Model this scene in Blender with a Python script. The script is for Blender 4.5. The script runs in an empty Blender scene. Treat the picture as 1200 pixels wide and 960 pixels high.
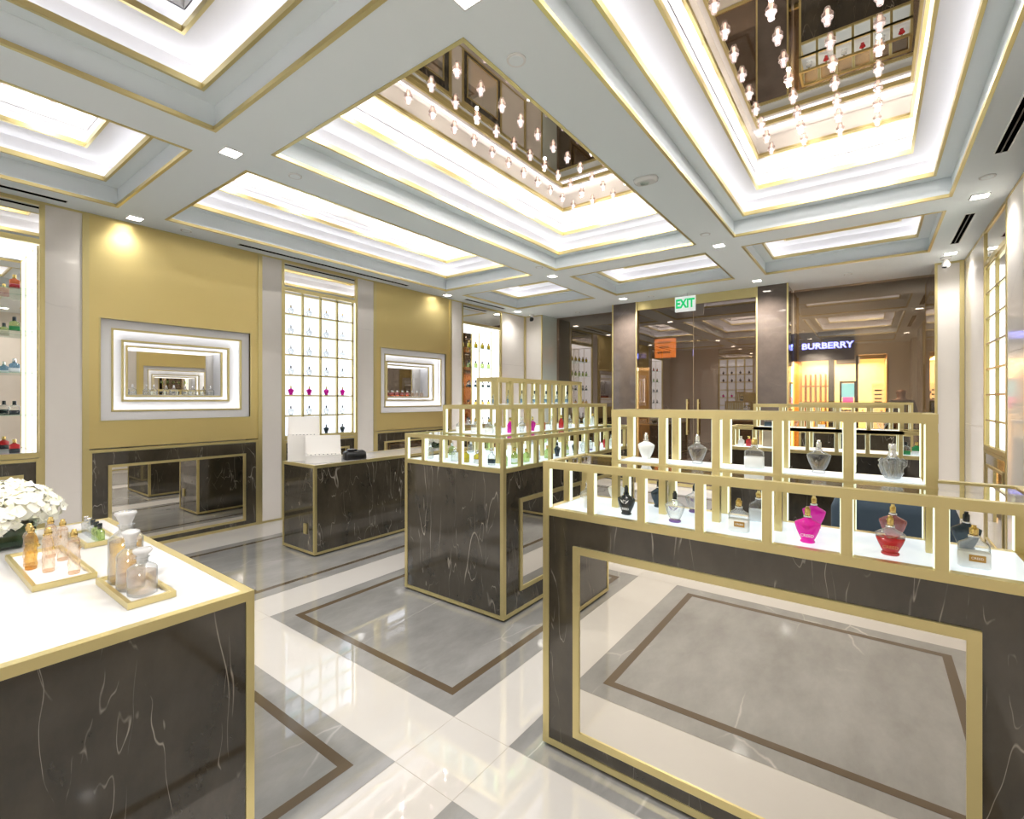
import bpy, math, random
from mathutils import Vector, Matrix
random.seed(7)
S = bpy.context.scene
C = S.collection
PI = math.pi

# ------------------------------------------------------------------ materials
def lin(c):
    f = lambda v: v/12.92 if v <= .04045 else ((v+.055)/1.055)**2.4
    return tuple(f(x/255.) for x in c)+(1.,)
MATS = {}
def new_mat(name):
    m = bpy.data.materials.new(name); m.use_nodes = True
    nt = m.node_tree; b = nt.nodes['Principled BSDF']; MATS[name] = m
    return m, nt, b
def pmat(name, rgb, rough=.5, metal=0., trans=0., ior=1.5, coat=0., emis=None, es=0., spec=.5, sss=0.):
    m, nt, b = new_mat(name)
    b.inputs['Base Color'].default_value = lin(rgb)
    b.inputs['Roughness'].default_value = rough
    b.inputs['Metallic'].default_value = metal
    b.inputs['Transmission Weight'].default_value = trans
    b.inputs['IOR'].default_value = ior
    b.inputs['Coat Weight'].default_value = coat
    b.inputs['Coat Roughness'].default_value = .03
    b.inputs['Specular IOR Level'].default_value = spec
    if emis:
        b.inputs['Emission Color'].default_value = lin(emis); b.inputs['Emission Strength'].default_value = es
    return m
def N(nt, t, **kw):
    n = nt.nodes.new(t)
    for k, v in kw.items(): setattr(n, k, v)
    return n
def stone(name, base, dark, vein, vscale=1.2, vwidth=.012, vamt=.6, cloud=2.5, rough=.06, rot=(0.5, .3, .7), coat=0., spec=.5, stretch=(1, 1, 1), vmask=.5, ior=1.5, strands=0.):
    m, nt, b = new_mat(name); L = nt.links.new
    geo = N(nt, 'ShaderNodeNewGeometry')
    mp = N(nt, 'ShaderNodeMapping'); mp.inputs['Rotation'].default_value = rot; mp.inputs['Scale'].default_value = stretch
    L(geo.outputs['Position'], mp.inputs['Vector'])
    n1 = N(nt, 'ShaderNodeTexNoise'); n1.inputs['Scale'].default_value = cloud; n1.inputs['Detail'].default_value = 8; n1.inputs['Roughness'].default_value = .65
    L(mp.outputs[0], n1.inputs['Vector'])
    r1 = N(nt, 'ShaderNodeMapRange'); r1.inputs['From Min'].default_value = .3; r1.inputs['From Max'].default_value = .7
    L(n1.outputs['Fac'], r1.inputs['Value'])
    mx = N(nt, 'ShaderNodeMix', data_type='RGBA'); mx.inputs['A'].default_value = lin(dark); mx.inputs['B'].default_value = lin(base)
    L(r1.outputs[0], mx.inputs['Factor'])
    # thin wandering veins
    n2 = N(nt, 'ShaderNodeTexNoise'); n2.inputs['Scale'].default_value = 2.2; n2.inputs['Detail'].default_value = 5
    L(mp.outputs[0], n2.inputs['Vector'])
    vm = N(nt, 'ShaderNodeVectorMath', operation='MULTIPLY_ADD'); vm.inputs[1].default_value = (.22, .22, .22)
    L(n2.outputs['Color'], vm.inputs[0]); L(mp.outputs[0], vm.inputs[2])
    vo = N(nt, 'ShaderNodeTexVoronoi', feature='DISTANCE_TO_EDGE'); vo.inputs['Scale'].default_value = vscale
    L(vm.outputs[0], vo.inputs['Vector'])
    r2 = N(nt, 'ShaderNodeMapRange'); r2.inputs['From Min'].default_value = 0; r2.inputs['From Max'].default_value = vwidth; r2.inputs['To Min'].default_value = 1; r2.inputs['To Max'].default_value = 0
    L(vo.outputs['Distance'], r2.inputs['Value'])
    n3 = N(nt, 'ShaderNodeTexNoise'); n3.inputs['Scale'].default_value = 1.7; n3.inputs['Detail'].default_value = 3
    L(mp.outputs[0], n3.inputs['Vector'])
    r3 = N(nt, 'ShaderNodeMapRange'); r3.inputs['From Min'].default_value = vmask; r3.inputs['From Max'].default_value = vmask+.18; r3.inputs['To Max'].default_value = vamt
    L(n3.outputs['Fac'], r3.inputs['Value'])
    mu = N(nt, 'ShaderNodeMath', operation='MULTIPLY'); L(r2.outputs[0], mu.inputs[0]); L(r3.outputs[0], mu.inputs[1])
    vein_fac = mu.outputs[0]
    if strands:                                             # long fine strands, two slanting families instead of cells
        acc = None
        for rr, sc, wd in (((.35, .2, .5), 1.3, .0022), ((-.45, .9, -.4), 2.1, .0028), ((1.1, -.3, .9), 3.2, .0036)):
            mq = N(nt, 'ShaderNodeMapping'); mq.inputs['Rotation'].default_value = rr; mq.inputs['Scale'].default_value = (1.5*sc, 1.5*sc, .35*sc); L(geo.outputs['Position'], mq.inputs['Vector'])
            nq = N(nt, 'ShaderNodeTexNoise'); nq.inputs['Scale'].default_value = 1.3; nq.inputs['Detail'].default_value = 3; nq.inputs['Roughness'].default_value = .42; nq.inputs['Distortion'].default_value = .3
            L(mq.outputs[0], nq.inputs['Vector'])
            sb = N(nt, 'ShaderNodeMath', operation='SUBTRACT'); sb.inputs[1].default_value = .5; L(nq.outputs['Fac'], sb.inputs[0])
            ab = N(nt, 'ShaderNodeMath', operation='ABSOLUTE'); L(sb.outputs[0], ab.inputs[0])
            rq = N(nt, 'ShaderNodeMapRange'); rq.inputs['From Max'].default_value = wd; rq.inputs['To Min'].default_value = 1; rq.inputs['To Max'].default_value = 0; L(ab.outputs[0], rq.inputs['Value'])
            nm = N(nt, 'ShaderNodeTexNoise'); nm.inputs['Scale'].default_value = 3.5*sc; nm.inputs['Detail'].default_value = 4; L(mp.outputs[0], nm.inputs['Vector'])
            rm = N(nt, 'ShaderNodeMapRange'); rm.inputs['From Min'].default_value = .46; rm.inputs['From Max'].default_value = .62; rm.inputs['To Max'].default_value = strands; L(nm.outputs['Fac'], rm.inputs['Value'])
            ml = N(nt, 'ShaderNodeMath', operation='MULTIPLY'); L(rq.outputs[0], ml.inputs[0]); L(rm.outputs[0], ml.inputs[1])
            if acc is None: acc = ml.outputs[0]
            else:
                mxx = N(nt, 'ShaderNodeMath', operation='MAXIMUM'); L(acc, mxx.inputs[0]); L(ml.outputs[0], mxx.inputs[1]); acc = mxx.outputs[0]
        vein_fac = acc
    m2 = N(nt, 'ShaderNodeMix', data_type='RGBA'); m2.inputs['B'].default_value = lin(vein)
    L(vein_fac, m2.inputs['Factor']); L(mx.outputs['Result'], m2.inputs['A'])
    L(m2.outputs['Result'], b.inputs['Base Color'])
    b.inputs['Roughness'].default_value = rough; b.inputs['Specular IOR Level'].default_value = spec; b.inputs['IOR'].default_value = ior
    b.inputs['Coat Weight'].default_value = coat; b.inputs['Coat Roughness'].default_value = .02
    return m
def brushed(name, rgb, rough=.32, sc=(2, 2, 90), amt=.1, wob=.0):
    m, nt, b = new_mat(name); L = nt.links.new
    b.inputs['Base Color'].default_value = lin(rgb); b.inputs['Metallic'].default_value = .88
    geo = N(nt, 'ShaderNodeNewGeometry'); mp = N(nt, 'ShaderNodeMapping'); mp.inputs['Scale'].default_value = sc
    L(geo.outputs['Position'], mp.inputs['Vector'])
    n = N(nt, 'ShaderNodeTexNoise'); n.inputs['Scale'].default_value = 1; n.inputs['Detail'].default_value = 4
    L(mp.outputs[0], n.inputs['Vector'])
    r = N(nt, 'ShaderNodeMapRange'); r.inputs['To Min'].default_value = rough-amt; r.inputs['To Max'].default_value = rough+amt
    L(n.outputs['Fac'], r.inputs['Value']); L(r.outputs[0], b.inputs['Roughness'])
    return m
def outer_fresnel(nt, ior, add):
    """mirror share of the outer face of a pane; the inner face only lets light through"""
    L = nt.links.new
    fr = N(nt, 'ShaderNodeFresnel'); fr.inputs['IOR'].default_value = ior
    ad = N(nt, 'ShaderNodeMath', operation='ADD', use_clamp=True); ad.inputs[1].default_value = add; L(fr.outputs[0], ad.inputs[0])
    ge = N(nt, 'ShaderNodeNewGeometry'); iv = N(nt, 'ShaderNodeMath', operation='SUBTRACT'); iv.inputs[0].default_value = 1.; L(ge.outputs['Backfacing'], iv.inputs[1])
    mu = N(nt, 'ShaderNodeMath', operation='MULTIPLY'); L(ad.outputs[0], mu.inputs[0]); L(iv.outputs[0], mu.inputs[1])
    return mu.outputs[0]
def thin_glass(name, tint, refl=(255, 255, 255), fac=None, rough=0.):
    """Pane glass: a tinted see-through layer with a mirror-like surface on it."""
    m, nt, b = new_mat(name); L = nt.links.new
    nt.nodes.remove(b)
    out = nt.nodes['Material Output']
    tr = N(nt, 'ShaderNodeBsdfTransparent'); tr.inputs['Color'].default_value = lin(tint)
    gl = N(nt, 'ShaderNodeBsdfGlossy'); gl.inputs['Color'].default_value = lin(refl); gl.inputs['Roughness'].default_value = rough
    mix = N(nt, 'ShaderNodeMixShader')
    L(outer_fresnel(nt, 1.5, fac or 0.), mix.inputs[0])
    L(tr.outputs[0], mix.inputs[1]); L(gl.outputs[0], mix.inputs[2]); L(mix.outputs[0], out.inputs['Surface'])
    return m
def emis(name, rgb, s, base=(200, 202, 204)):
    m, nt, b = new_mat(name)
    b.inputs['Base Color'].default_value = lin(base); b.inputs['Roughness'].default_value = .25
    b.inputs['Emission Color'].default_value = lin(rgb); b.inputs['Emission Strength'].default_value = s
    return m

GOLD = brushed('satin_gold', (217, 202, 146), .34, (30, 30, 30), .04)
GOLDP = brushed('brushed_gold_panel', (222, 202, 140), .38, (3, 3, 160), .07)
WSTONE = stone('white_panel_stone', (232, 226, 218), (226, 219, 211), (205, 198, 190), 1.0, .01, .5, 1.2, .07, spec=.5)
WFLOOR = stone('white_floor_stone', (207, 202, 195), (201, 195, 187), (214, 205, 192), .8, .012, .35, 1.1, .02, spec=.9, ior=1.7)
GREY = stone('grey_marble', (156, 154, 150), (126, 124, 120), (206, 202, 194), 2.2, .012, .8, 3.4, .03, rot=(0, 0, .6), stretch=(1, .45, 1), spec=.9, ior=1.7)
BROWN = pmat('bronze_inlay', (92, 78, 60), .12, spec=.6)
GROUT = pmat('grout', (178, 170, 158), .4)
DARK = stone('dark_stone', (74, 67, 55), (46, 42, 34), (200, 190, 174), 3.3, .0050, .7, 5., .06, rot=(.5, .9, .4), spec=.7, ior=1.6, strands=.6, stretch=(1, 1, .55), vmask=.38)
TAUPE = stone('taupe_column_stone', (100, 88, 79), (84, 73, 66), (132, 120, 110), 2.0, .01, .4, 4., .05, spec=.8)
PAINT = pmat('ceiling_paint', (236, 243, 245), .55, spec=.3)
COVEP = pmat('cove_paint', (236, 234, 232), .5, spec=.3)
BLACK = pmat('black_metal', (18, 18, 18), .4)
SLOTB = pmat('slot_black', (6, 6, 6), .95, spec=.0)
TOE = pmat('toe_kick_black', (10, 10, 10), .5)
MIRROR = pmat('clear_mirror', (238, 234, 226), .0, metal=1.)
CMIRROR = pmat('smoked_mirror', (168, 158, 146), .0, metal=1.)
WHITEG = pmat('white_gloss', (236, 236, 234), .08, spec=.6)
WCOUNTER = stone('white_counter_stone', (208, 206, 203), (202, 199, 196), (220, 214, 206), .9, .012, .35, 1.2, .06, spec=.6)
LED = emis('cove_led', (240, 243, 255), 2.3)
DOWN = emis('downlight_lens', (255, 246, 232), 8.)
BULB = emis('bulb_core', (255, 226, 216), 1.5)
DECK = emis('light_deck', (226, 240, 246), .30)
LBOX = emis('light_box', (236, 243, 255), .50)
LBOXW = emis('light_box_warm', (255, 250, 238), .46)
PGLOW = emis('post_led', (240, 250, 214), .52)
STRIP = emis('glow_strip', (246, 248, 255), .85)
VGLOW = emis('vitrine_led', (244, 247, 255), 2.6)
PGLASS = thin_glass('pane_glass', (244, 250, 247))
SHELFG = thin_glass('shelf_glass', (226, 244, 238), fac=.04)
TOPG = thin_glass('bronze_glass_top', (226, 222, 205), fac=.24)
DOORG = thin_glass('smoked_door_glass', (165, 152, 140), (214, 200, 188), fac=.25)
WING = thin_glass('smoked_window_glass', (212, 204, 192), (212, 200, 188), fac=.24)
TEAL = thin_glass('teal_glass_edge', (120, 200, 180), fac=.05)

# ------------------------------------------------------------------ mesh kit
class M:
    def __init__(s): s.v = []; s.f = []; s.sm = []
    def add(s, vs, fs, smooth=False):
        o = len(s.v); s.v += [tuple(v) for v in vs]
        for f in fs: s.f.append(tuple(i+o for i in f)); s.sm.append(smooth)
        return s
    def box(s, x0, x1, y0, y1, z0, z1):
        if x0 > x1: x0, x1 = x1, x0
        if y0 > y1: y0, y1 = y1, y0
        if z0 > z1: z0, z1 = z1, z0
        return s.add([(x0,y0,z0),(x1,y0,z0),(x1,y1,z0),(x0,y1,z0),(x0,y0,z1),(x1,y0,z1),(x1,y1,z1),(x0,y1,z1)],
            [(0,3,2,1),(4,5,6,7),(0,1,5,4),(1,2,6,5),(2,3,7,6),(3,0,4,7)])
    def quad(s, *p): return s.add(p, [(0,1,2,3)])
    def frame(s, ax, d0, d1, a0, a1, b0, b1, t, tb=None):
        """rectangular frame; ax='x': lies in plane x, a=y b=z; ax='y': a=x b=z; ax='z': a=x b=y"""
        tb = tb or t
        for (p0,p1,q0,q1) in ((a0,a0+t,b0,b1),(a1-t,a1,b0,b1),(a0+t,a1-t,b0,b0+tb),(a0+t,a1-t,b1-tb,b1)):
            if ax == 'x': s.box(d0,d1,p0,p1,q0,q1)
            elif ax == 'y': s.box(p0,p1,d0,d1,q0,q1)
            else: s.box(p0,p1,q0,q1,d0,d1)
        return s
    def cyl(s, x, y, z0, z1, r0, r1=None, n=16, cap=True):
        r1 = r0 if r1 is None else r1
        return s.loft([(r0,r0,z0),(r1,r1,z1)], x, y, 2, n, cap)
    def loft(s, prof, x=0, y=0, p=2, n=20, cap=True, cx=0):
        """sections (rx, ry, z[, p]); p = superellipse power"""
        vs = []; k = len(prof)
        for sec in prof:
            rx, ry, z = sec[:3]; q = sec[3] if len(sec) > 3 else p
            for i in range(n):
                a = 2*PI*(i+.5)/n; c, d = math.cos(a), math.sin(a)
                vs.append((x+rx*math.copysign(abs(c)**(2/q), c), y+ry*math.copysign(abs(d)**(2/q), d), z))
        fs = []
        for j in range(k-1):
            for i in range(n):
                i2 = (i+1) % n
                fs.append((j*n+i, j*n+i2, (j+1)*n+i2, (j+1)*n+i))
        s.add(vs, fs, True)
        if cap:
            o = len(s.v)-k*n
            s.f.append(tuple(o+i for i in reversed(range(n)))); s.sm.append(False)
            s.f.append(tuple(o+(k-1)*n+i for i in range(n))); s.sm.append(False)
        return s
    def tube(s, pts, r, n=8):
        pts = [Vector(p) for p in pts]; rings = []
        for i, p in enumerate(pts):
            d = (pts[min(i+1, len(pts)-1)]-pts[max(i-1, 0)]).normalized()
            u = d.cross(Vector((0,0,1)) if abs(d.z) < .95 else Vector((1,0,0))).normalized(); w = d.cross(u)
            rings += [p+u*r*math.cos(2*PI*k/n)+w*r*math.sin(2*PI*k/n) for k in range(n)]
        fs = []
        for j in range(len(pts)-1):
            for k in range(n): fs.append((j*n+k, j*n+(k+1)%n, (j+1)*n+(k+1)%n, (j+1)*n+k))
        fs.append(tuple(reversed(range(n)))); fs.append(tuple(range((len(pts)-1)*n, len(pts)*n)))
        return s.add(rings, fs, True)
    def build(s, name, mat, parent=None, bevel=0, kind=None):
        me = bpy.data.meshes.new(name); me.from_pydata(s.v, [], s.f)
        me.polygons.foreach_set('use_smooth', s.sm); me.update()
        o = bpy.data.objects.new(name, me); C.objects.link(o); me.materials.append(mat)
        if parent: o.parent = parent
        if bevel:
            b = o.modifiers.new('bevel', 'BEVEL'); b.width = bevel; b.segments = 2; b.limit_method = 'ANGLE'
        if kind: o['kind'] = kind
        return o
def BX(*a): return M().box(*a)
def thing(name, label, cat, loc=(0,0,0), rz=0., group=None):
    o = bpy.data.objects.new(name, None); C.objects.link(o); o.location = loc; o.rotation_euler = (0,0,rz)
    o.empty_display_size = .05
    return tag(o, label, cat, group)
def tag(o, label=None, cat=None, group=None):
    if label: o['label'] = label
    if cat: o['category'] = cat
    if group: o['group'] = group
    return o
def struct(name, mesh, mat, parent=None):
    return mesh.build(name, mat, parent, kind=None if parent else 'structure')
def dup(root, loc, label, rz=0., group=None, sc=None):
    r = root.copy(); C.objects.link(r); r.location = loc; r.rotation_euler = (0,0,rz); r['label'] = label
    if group: r['group'] = group
    if sc: r.scale = (sc,)*3
    for ch in root.children:
        c = ch.copy(); C.objects.link(c); c.parent = r
        for g in ch.children:
            d = g.copy(); C.objects.link(d); d.parent = c
    return r
def text(body, mat, parent, size, loc, rot, name='lettering', ext=.0004, sx=1., bold=0.):
    cu = bpy.data.curves.new(name, 'FONT'); cu.body = body; cu.size = size; cu.align_x = 'CENTER'; cu.align_y = 'CENTER'; cu.extrude = ext
    cu.resolution_u = 3; cu.offset = bold
    o = bpy.data.objects.new(name, cu); C.objects.link(o); cu.materials.append(mat); o.parent = parent
    me = bpy.data.meshes.new_from_object(o); C.objects.unlink(o); bpy.data.objects.remove(o); bpy.data.curves.remove(cu)
    o = bpy.data.objects.new(name, me); C.objects.link(o); me.materials.clear(); me.materials.append(mat); o.parent = parent
    o.location = loc; o.rotation_euler = rot; o.scale = (sx, 1, 1)
    return o

# ------------------------------------------------------------------ room numbers
XL, XR, YB, YF, ZC = -5.88, .95, -.95, 8.25, 3.25      # walls, back wall, shopfront line, ceiling
FACING = (PI/2, 0, 0)                                   # lettering that faces -Y

# floor -------------------------------------------------------------
fl = struct('floor', BX(-6.5, 1.5, -1.3, 9.0, -.1, 0), WFLOOR)
RX = [(-5.30,-3.67), (-3.32,-1.575), (-1.25,.50)]; RY = [(-.40,1.30), (1.65,5.65), (5.98,7.62)]
rug = M(); ln = M(); gr = M()
for x0, x1 in RX:
    for y0, y1 in RY:
        rug.box(x0, x1, y0, y1, -.01, .0012)
        ln.frame('z', 0, .0022, x0+.12, x1-.12, y0+.115, y1-.115, .045)
rug.build('stone_inlay', GREY, fl); ln.build('inlay_border', BROWN, fl)
for a, b in RX:
    for q in (a-.002, b-.001): gr.box(q, q+.003, YB, 8.2, 0, .0006)
for a, b in RY:
    for q in (a-.002, b-.001): gr.box(XL, XR, q, q+.003, 0, .0008)
gr.build('grout_line', GROUT, fl)

# ceiling -----------------------------------------------------------
CX_ = [(-5.50,-3.82), (-3.43,-1.58), (-1.18,.56)]; CY_ = [(-.20,1.35), (1.72,5.58), (5.97,7.52)]
ce = M()
xs = [-6.6] + [v for p in CX_ for v in p] + [1.6]; ys = [-1.3] + [v for p in CY_ for v in p] + [9.05]
for i in range(len(xs)-1):
    for j in range(len(ys)-1):
        if i % 2 == 1 and j % 2 == 1: continue
        ce.box(xs[i], xs[i+1], ys[j], ys[j+1], ZC, ZC+.02)
ce.box(-6.6, 1.6, -1.3, 9.05, 4.1, 4.15)
ceil = struct('ceiling', ce, PAINT)
def ring(m, x0, x1, y0, y1, z, a, b):
    """flat ledge (facing down) between inset a and inset b"""
    m.frame('z', z, z+.004, x0+a, x1-a, y0+a, y1-a, b-a)
def riser(m, x0, x1, y0, y1, a, z0, z1):
    m.frame('z', z0, z1, x0+a-.004, x1-a+.004, y0+a-.004, y1-a+.004, .004)
for ci, (x0, x1) in enumerate(CX_):
    for ri, (y0, y1) in enumerate(CY_):
        p = M()
        riser(p, x0, x1, y0, y1, 0, ZC, 3.42); ring(p, x0, x1, y0, y1, 3.42, 0, .12)
        co = p.build('coffer', PAINT, ceil)
        q = M()
        riser(q, x0, x1, y0, y1, .12, 3.42, 3.45); ring(q, x0, x1, y0, y1, 3.446, .02, .12)
        riser(q, x0, x1, y0, y1, .02, 3.446, 3.60); ring(q, x0, x1, y0, y1, 3.60, .02, .28)
        riser(q, x0, x1, y0, y1, .28, 3.60, 3.63); ring(q, x0, x1, y0, y1, 3.626, .19, .28)
        riser(q, x0, x1, y0, y1, .19, 3.626, 3.74); ring(q, x0, x1, y0, y1, 3.74, .19, .27)
        riser(q, x0, x1, y0, y1, .27, 3.74, 3.93)
        q.build('cove', COVEP, co)
        t = M()
        t.frame('z', ZC-.004, ZC+.022, x0-.005, x1+.005, y0-.005, y1+.005, .022)
        t.frame('z', 3.414, 3.452, x0+.108, x1-.108, y0+.108, y1-.108, .02)
        t.frame('z', 3.594, 3.632, x0+.268, x1-.268, y0+.268, y1-.268, .02)
        t.frame('z', 3.90, 3.922, x0+.268, x1-.268, y0+.268, y1-.268, .022)
        t.build('gold_trim', GOLD, co)
        BX(x0+.27, x1-.27, y0+.27, y1-.27, 3.92, 3.93).build('mirror_panel', CMIRROR, co)
        l = M()
        l.frame('z', 3.452, 3.458, x0+.035, x1-.035, y0+.035, y1-.035, .03)
        l.frame('z', 3.632, 3.638, x0+.205, x1-.205, y0+.205, y1-.205, .022)
        l.build('light_strip', LED, co)

# walls -------------------------------------------------------------
def wall_with_units(name, X, side, units, y0, y1):
    """white stone wall with a recess for every unit; side=-1: left wall, +1: right wall"""
    m = M(); b = X+side*.42
    m.box(b, b+side*.1, y0-.3, y1+.3, 0, ZC)
    c = y0
    for a, e in units+[(y1, y1)]:
        if a > c: m.box(X, b, c, a, 0, ZC)
        c = e
    w = struct(name, m, WSTONE)
    g = M()
    c = y0
    for a, e in units+[(y1, y1)]:
        g.box(X-side*.004, X+side*.01, c, a, 0, .025)
        g.box(X-side*.004, X+side*.01, c, a, ZC-.02, ZC)
        c = e
    g.build('gold_trim', GOLD, w)
    return w
LU = [(-.18,.93), (1.18,2.83), (3.07,4.175), (4.45,6.10), (6.36,7.53)]
RU = [(.2,1.9), (3.65,5.30), (5.90,6.95)]
wl = wall_with_units('wall_left', XL, -1, LU, -1.2, 8.33)
wr = wall_with_units('wall_right', XR, 1, RU, -1.2, 8.22)
sj = M()
for yy in (.93+.125, 2.95, 4.31, 6.23): pass
for zz in (2.2,): sj.box(XL-.002, XL+.0015, 7.56, 8.3, zz, zz+.003)
sj.box(XR-.0015, XR+.002, 5.33, 5.88, 1.9, 1.903); sj.box(XR-.0015, XR+.002, 6.98, 8.18, 1.2, 1.203)
sj.build('panel_joint', GROUT, wl)
cg = M(); cg.box(XL, XL+.03, 8.29, 8.33, 0, ZC); cg.build('gold_corner', GOLD, wl)
# back wall behind the viewpoint with a lit cabinet
wb = M(); wb.box(-6.4,-4.22,-1.25,YB,0,ZC); wb.box(-3.10,1.4,-1.25,YB,0,ZC); wb.box(-4.22,-3.10,-1.45,-1.35,0,ZC)
wbo = struct('wall_back', wb, WSTONE)
# shopfront wall: two stone columns, returns, white end panels
wf = struct('wall_front', BX(-6.4,-5.45,8.33,9.0,0,ZC).box(.69,1.4,8.22,9.0,0,ZC), WSTONE)
g = M()
for x in (-5.47, ): g.box(x, x+.025, 8.322, 8.345, 0, ZC)
g.box(-5.88,-5.45,8.322,8.335,ZC-.02,ZC); g.box(.665,.692,8.21,8.24,0,ZC); g.box(.90,.945,8.205,8.225,0,ZC)
g.box(.69,.95,8.212,8.222,ZC-.025,ZC); g.build('gold_trim', GOLD, wf)
BX(-5.448,-5.44,8.35,8.93,0,ZC).build('grey_glass_panel', pmat('grey_back_painted_glass', (206,216,208), .03, spec=.9), wf)
BX(.67,.688,8.25,8.93,0,ZC).build('mirror_return', CMIRROR, wf)
for nm, a, b in (('column', -3.84,-3.36), ('column', -1.425,-.985)):
    c = struct('pillar', BX(a+.02,b-.02,YF,8.92,0,ZC), TAUPE)
    gg = M(); gg.box(a,a+.022,YF-.012,YF+.02,0,ZC); gg.box(b-.022,b,YF-.012,YF+.02,0,ZC)
    gg.build('gold_edge', GOLD, c)
for n, (a, b) in enumerate(((-5.44,-3.84), (-.985,.69))):
    w = struct('window_%d' % (n+1), BX(a,b,8.90,8.915,.0,ZC-.0), DOORG if n == 0 else WING)
    BX(a,b,8.88,8.93,0,.06).build('window_sill', GOLD, w)
for n, (a, b) in enumerate(((-3.36,-2.392), (-2.388,-1.425))):
    w = struct('door_%d' % (n+1), BX(a+.004,b-.004,8.30,8.312,.06,3.10), DOORG)
    BX(a+.004,b-.004,8.285,8.325,.012,.06).build('bottom_rail', GOLD, w)
    hx = -2.39+(-.09 if n == 0 else .09)
    BX(hx-.012,hx+.012,8.24,8.262,.9,1.5).box(hx-.008,hx+.008,8.26,8.30,.95,.97).box(hx-.008,hx+.008,8.26,8.30,1.43,1.45).build('door_handle', GOLD, w)
struct('trim_1', BX(-3.36,-1.425,8.27,8.34,3.10,ZC), GOLD)

# downlights, discs, slots ------------------------------------------
PL = {(-3.63,1.53):'at the beam crossing above the counter with trays', (-1.40,1.54):'square in the top beam crossing beside the round disc',
      (-5.69,1.53):'beside the left wall over the first gold panel', (-3.62,5.80):'at the beam crossing over the middle showcase',
      (-1.38,5.78):'at the beam crossing in front of the right columns', (.755,5.72):'near the right wall between two slot vents',
      (.77,7.75):'above the ceiling camera at the right corner', (-3.44,7.83):'in front of the left stone column',
      (.755,1.53):'near the right wall beside the large right coffer', (-3.63,-.45):'added unseen over the rear of the shop, left', (-1.40,-.45):'added unseen over the rear of the shop, middle',  # the two rear ones are out of view, added to light the near floor
      (-1.34,7.83):'in front of the right stone column', (-5.63,7.72):'beside the far end of the left wall', (-5.69,5.80):'beside the left wall over the second gold panel'}
for (x, y), wh in PL.items():
    t = thing('downlight', 'square recessed white downlight '+wh, 'downlight', (x,y,ZC), group='square ceiling downlights')
    M().frame('z', -.006, .0, -.062,.062,-.062,.062,.008).build('bezel', WHITEG, t)
    BX(-.054,.054,-.054,.054,-.004,-.001).build('lens', DOWN, t)
    L = bpy.data.lights.new('downlight_lamp', 'SPOT'); L.energy = 14 if x < -5 else (24 if x > .7 else (70 if y < 2 and y > 0 else ((50 if x < -3 else 120) if y < 0 else 128))); L.spot_size = math.radians(150); L.spot_blend = 1.; L.shadow_soft_size = .09; L.color = (1,.985,.965)
    o = bpy.data.objects.new('lamp', L); C.objects.link(o); o.location = (0,0,-.03); o.parent = t
for (x, y), wh in {(-1.46,1.99):'in the wide beam near the top light', (-3.606,1.99):'above the long left coffer beside the square light', (-1.40,5.29):'at the far end of the centre beam',
      (-3.51,5.30):'small and far beside the left beam crossing', (.736,5.25):'close to the right wall by a slot vent', (-5.68,1.96):'by the left wall over the first gold panel',
      (-4.71,8.51):'over the far left window alcove', (-.25,8.17):'over the right window alcove', (-2.98,7.93):'just left of the exit sign'}.items():
    t = thing('ceiling_disc', 'round flat white ceiling disc '+wh, 'ceiling speaker', (x,y,ZC), group='round ceiling discs')
    M().cyl(0,0,-.008,0,.05,n=24).build('cover', WHITEG, t); M().cyl(0,0,-.0095,-.007,.038,n=24).build('grille', PAINT, t)
t = thing('fire_alarm', 'small lozenge shaped fire alarm on the beam between the two big mirrored coffers', 'fire alarm', (-1.43,3.69,ZC), .1)
M().loft([(.075,.05,-.03),(.09,.062,-.02),(.095,.066,0)], p=3.2).build('housing', WHITEG, t)
M().loft([(.03,.022,-.042),(.038,.03,-.03)], x=-.01, p=2).build('strobe', PGLASS, t)
text('FIRE', pmat('grey_print', (90,88,90), .5), t, .03, (0,.036,-.0245), (PI,0,0)); BX(.055,.066,-.02,.02,-.027,-.019).build('red_tab', pmat('red_tab', (200,60,50), .4), t)
for (x, y0, y1, w, lb) in ((-5.70,-.5,1.04,.03,'long thin black slot vent in the ceiling over the left shelf cabinet'),
        (-5.70,2.49,4.95,.03,'long thin black slot vent in the ceiling over the grid cabinet'), (-5.66,6.22,7.33,.03,'short black slot vent in the ceiling over the far bottle cabinet'),
        (.74,2.9,4.79,.032,'wide black slot vent near the right wall, closer one'), (.755,6.2,7.28,.032,'wide black slot vent near the right wall, farther one')):
    t = thing('slot_vent', lb, 'air vent', (x,(y0+y1)/2,ZC)); h = (y1-y0)/2
    BX(-w,w,-h,h,-.0035,-.001).build('slot', SLOTB, t); M().frame('z',-.005,0,-w-.006,w+.006,-h-.006,h+.006,.006).build('rim', WHITEG, t)
    if w > .03: BX(-.004,.004,-h,h,-.006,-.003).build('louvre', pmat('dark_grey', (50,50,52), .4) if 'dark_grey' not in MATS else MATS['dark_grey'], t)
# exit sign
t = thing('exit_sign', 'white exit sign with green letters hanging above the glass door', 'exit sign', (-2.45,8.06,2.95))
BX(-.165,.165,-.02,.02,0,.25).build('housing', pmat('sign_face', (236,240,238), .3, emis=(236,240,238), es=.2), t, .006)
BX(-.03,.03,-.012,.012,.25,.30).build('mount', WHITEG, t)
text('EXIT', pmat('exit_green', (0,165,95), .4, emis=(0,180,105), es=.45), t, .20, (0,-.0215,.125), FACING, sx=.74, bold=.008)
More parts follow.
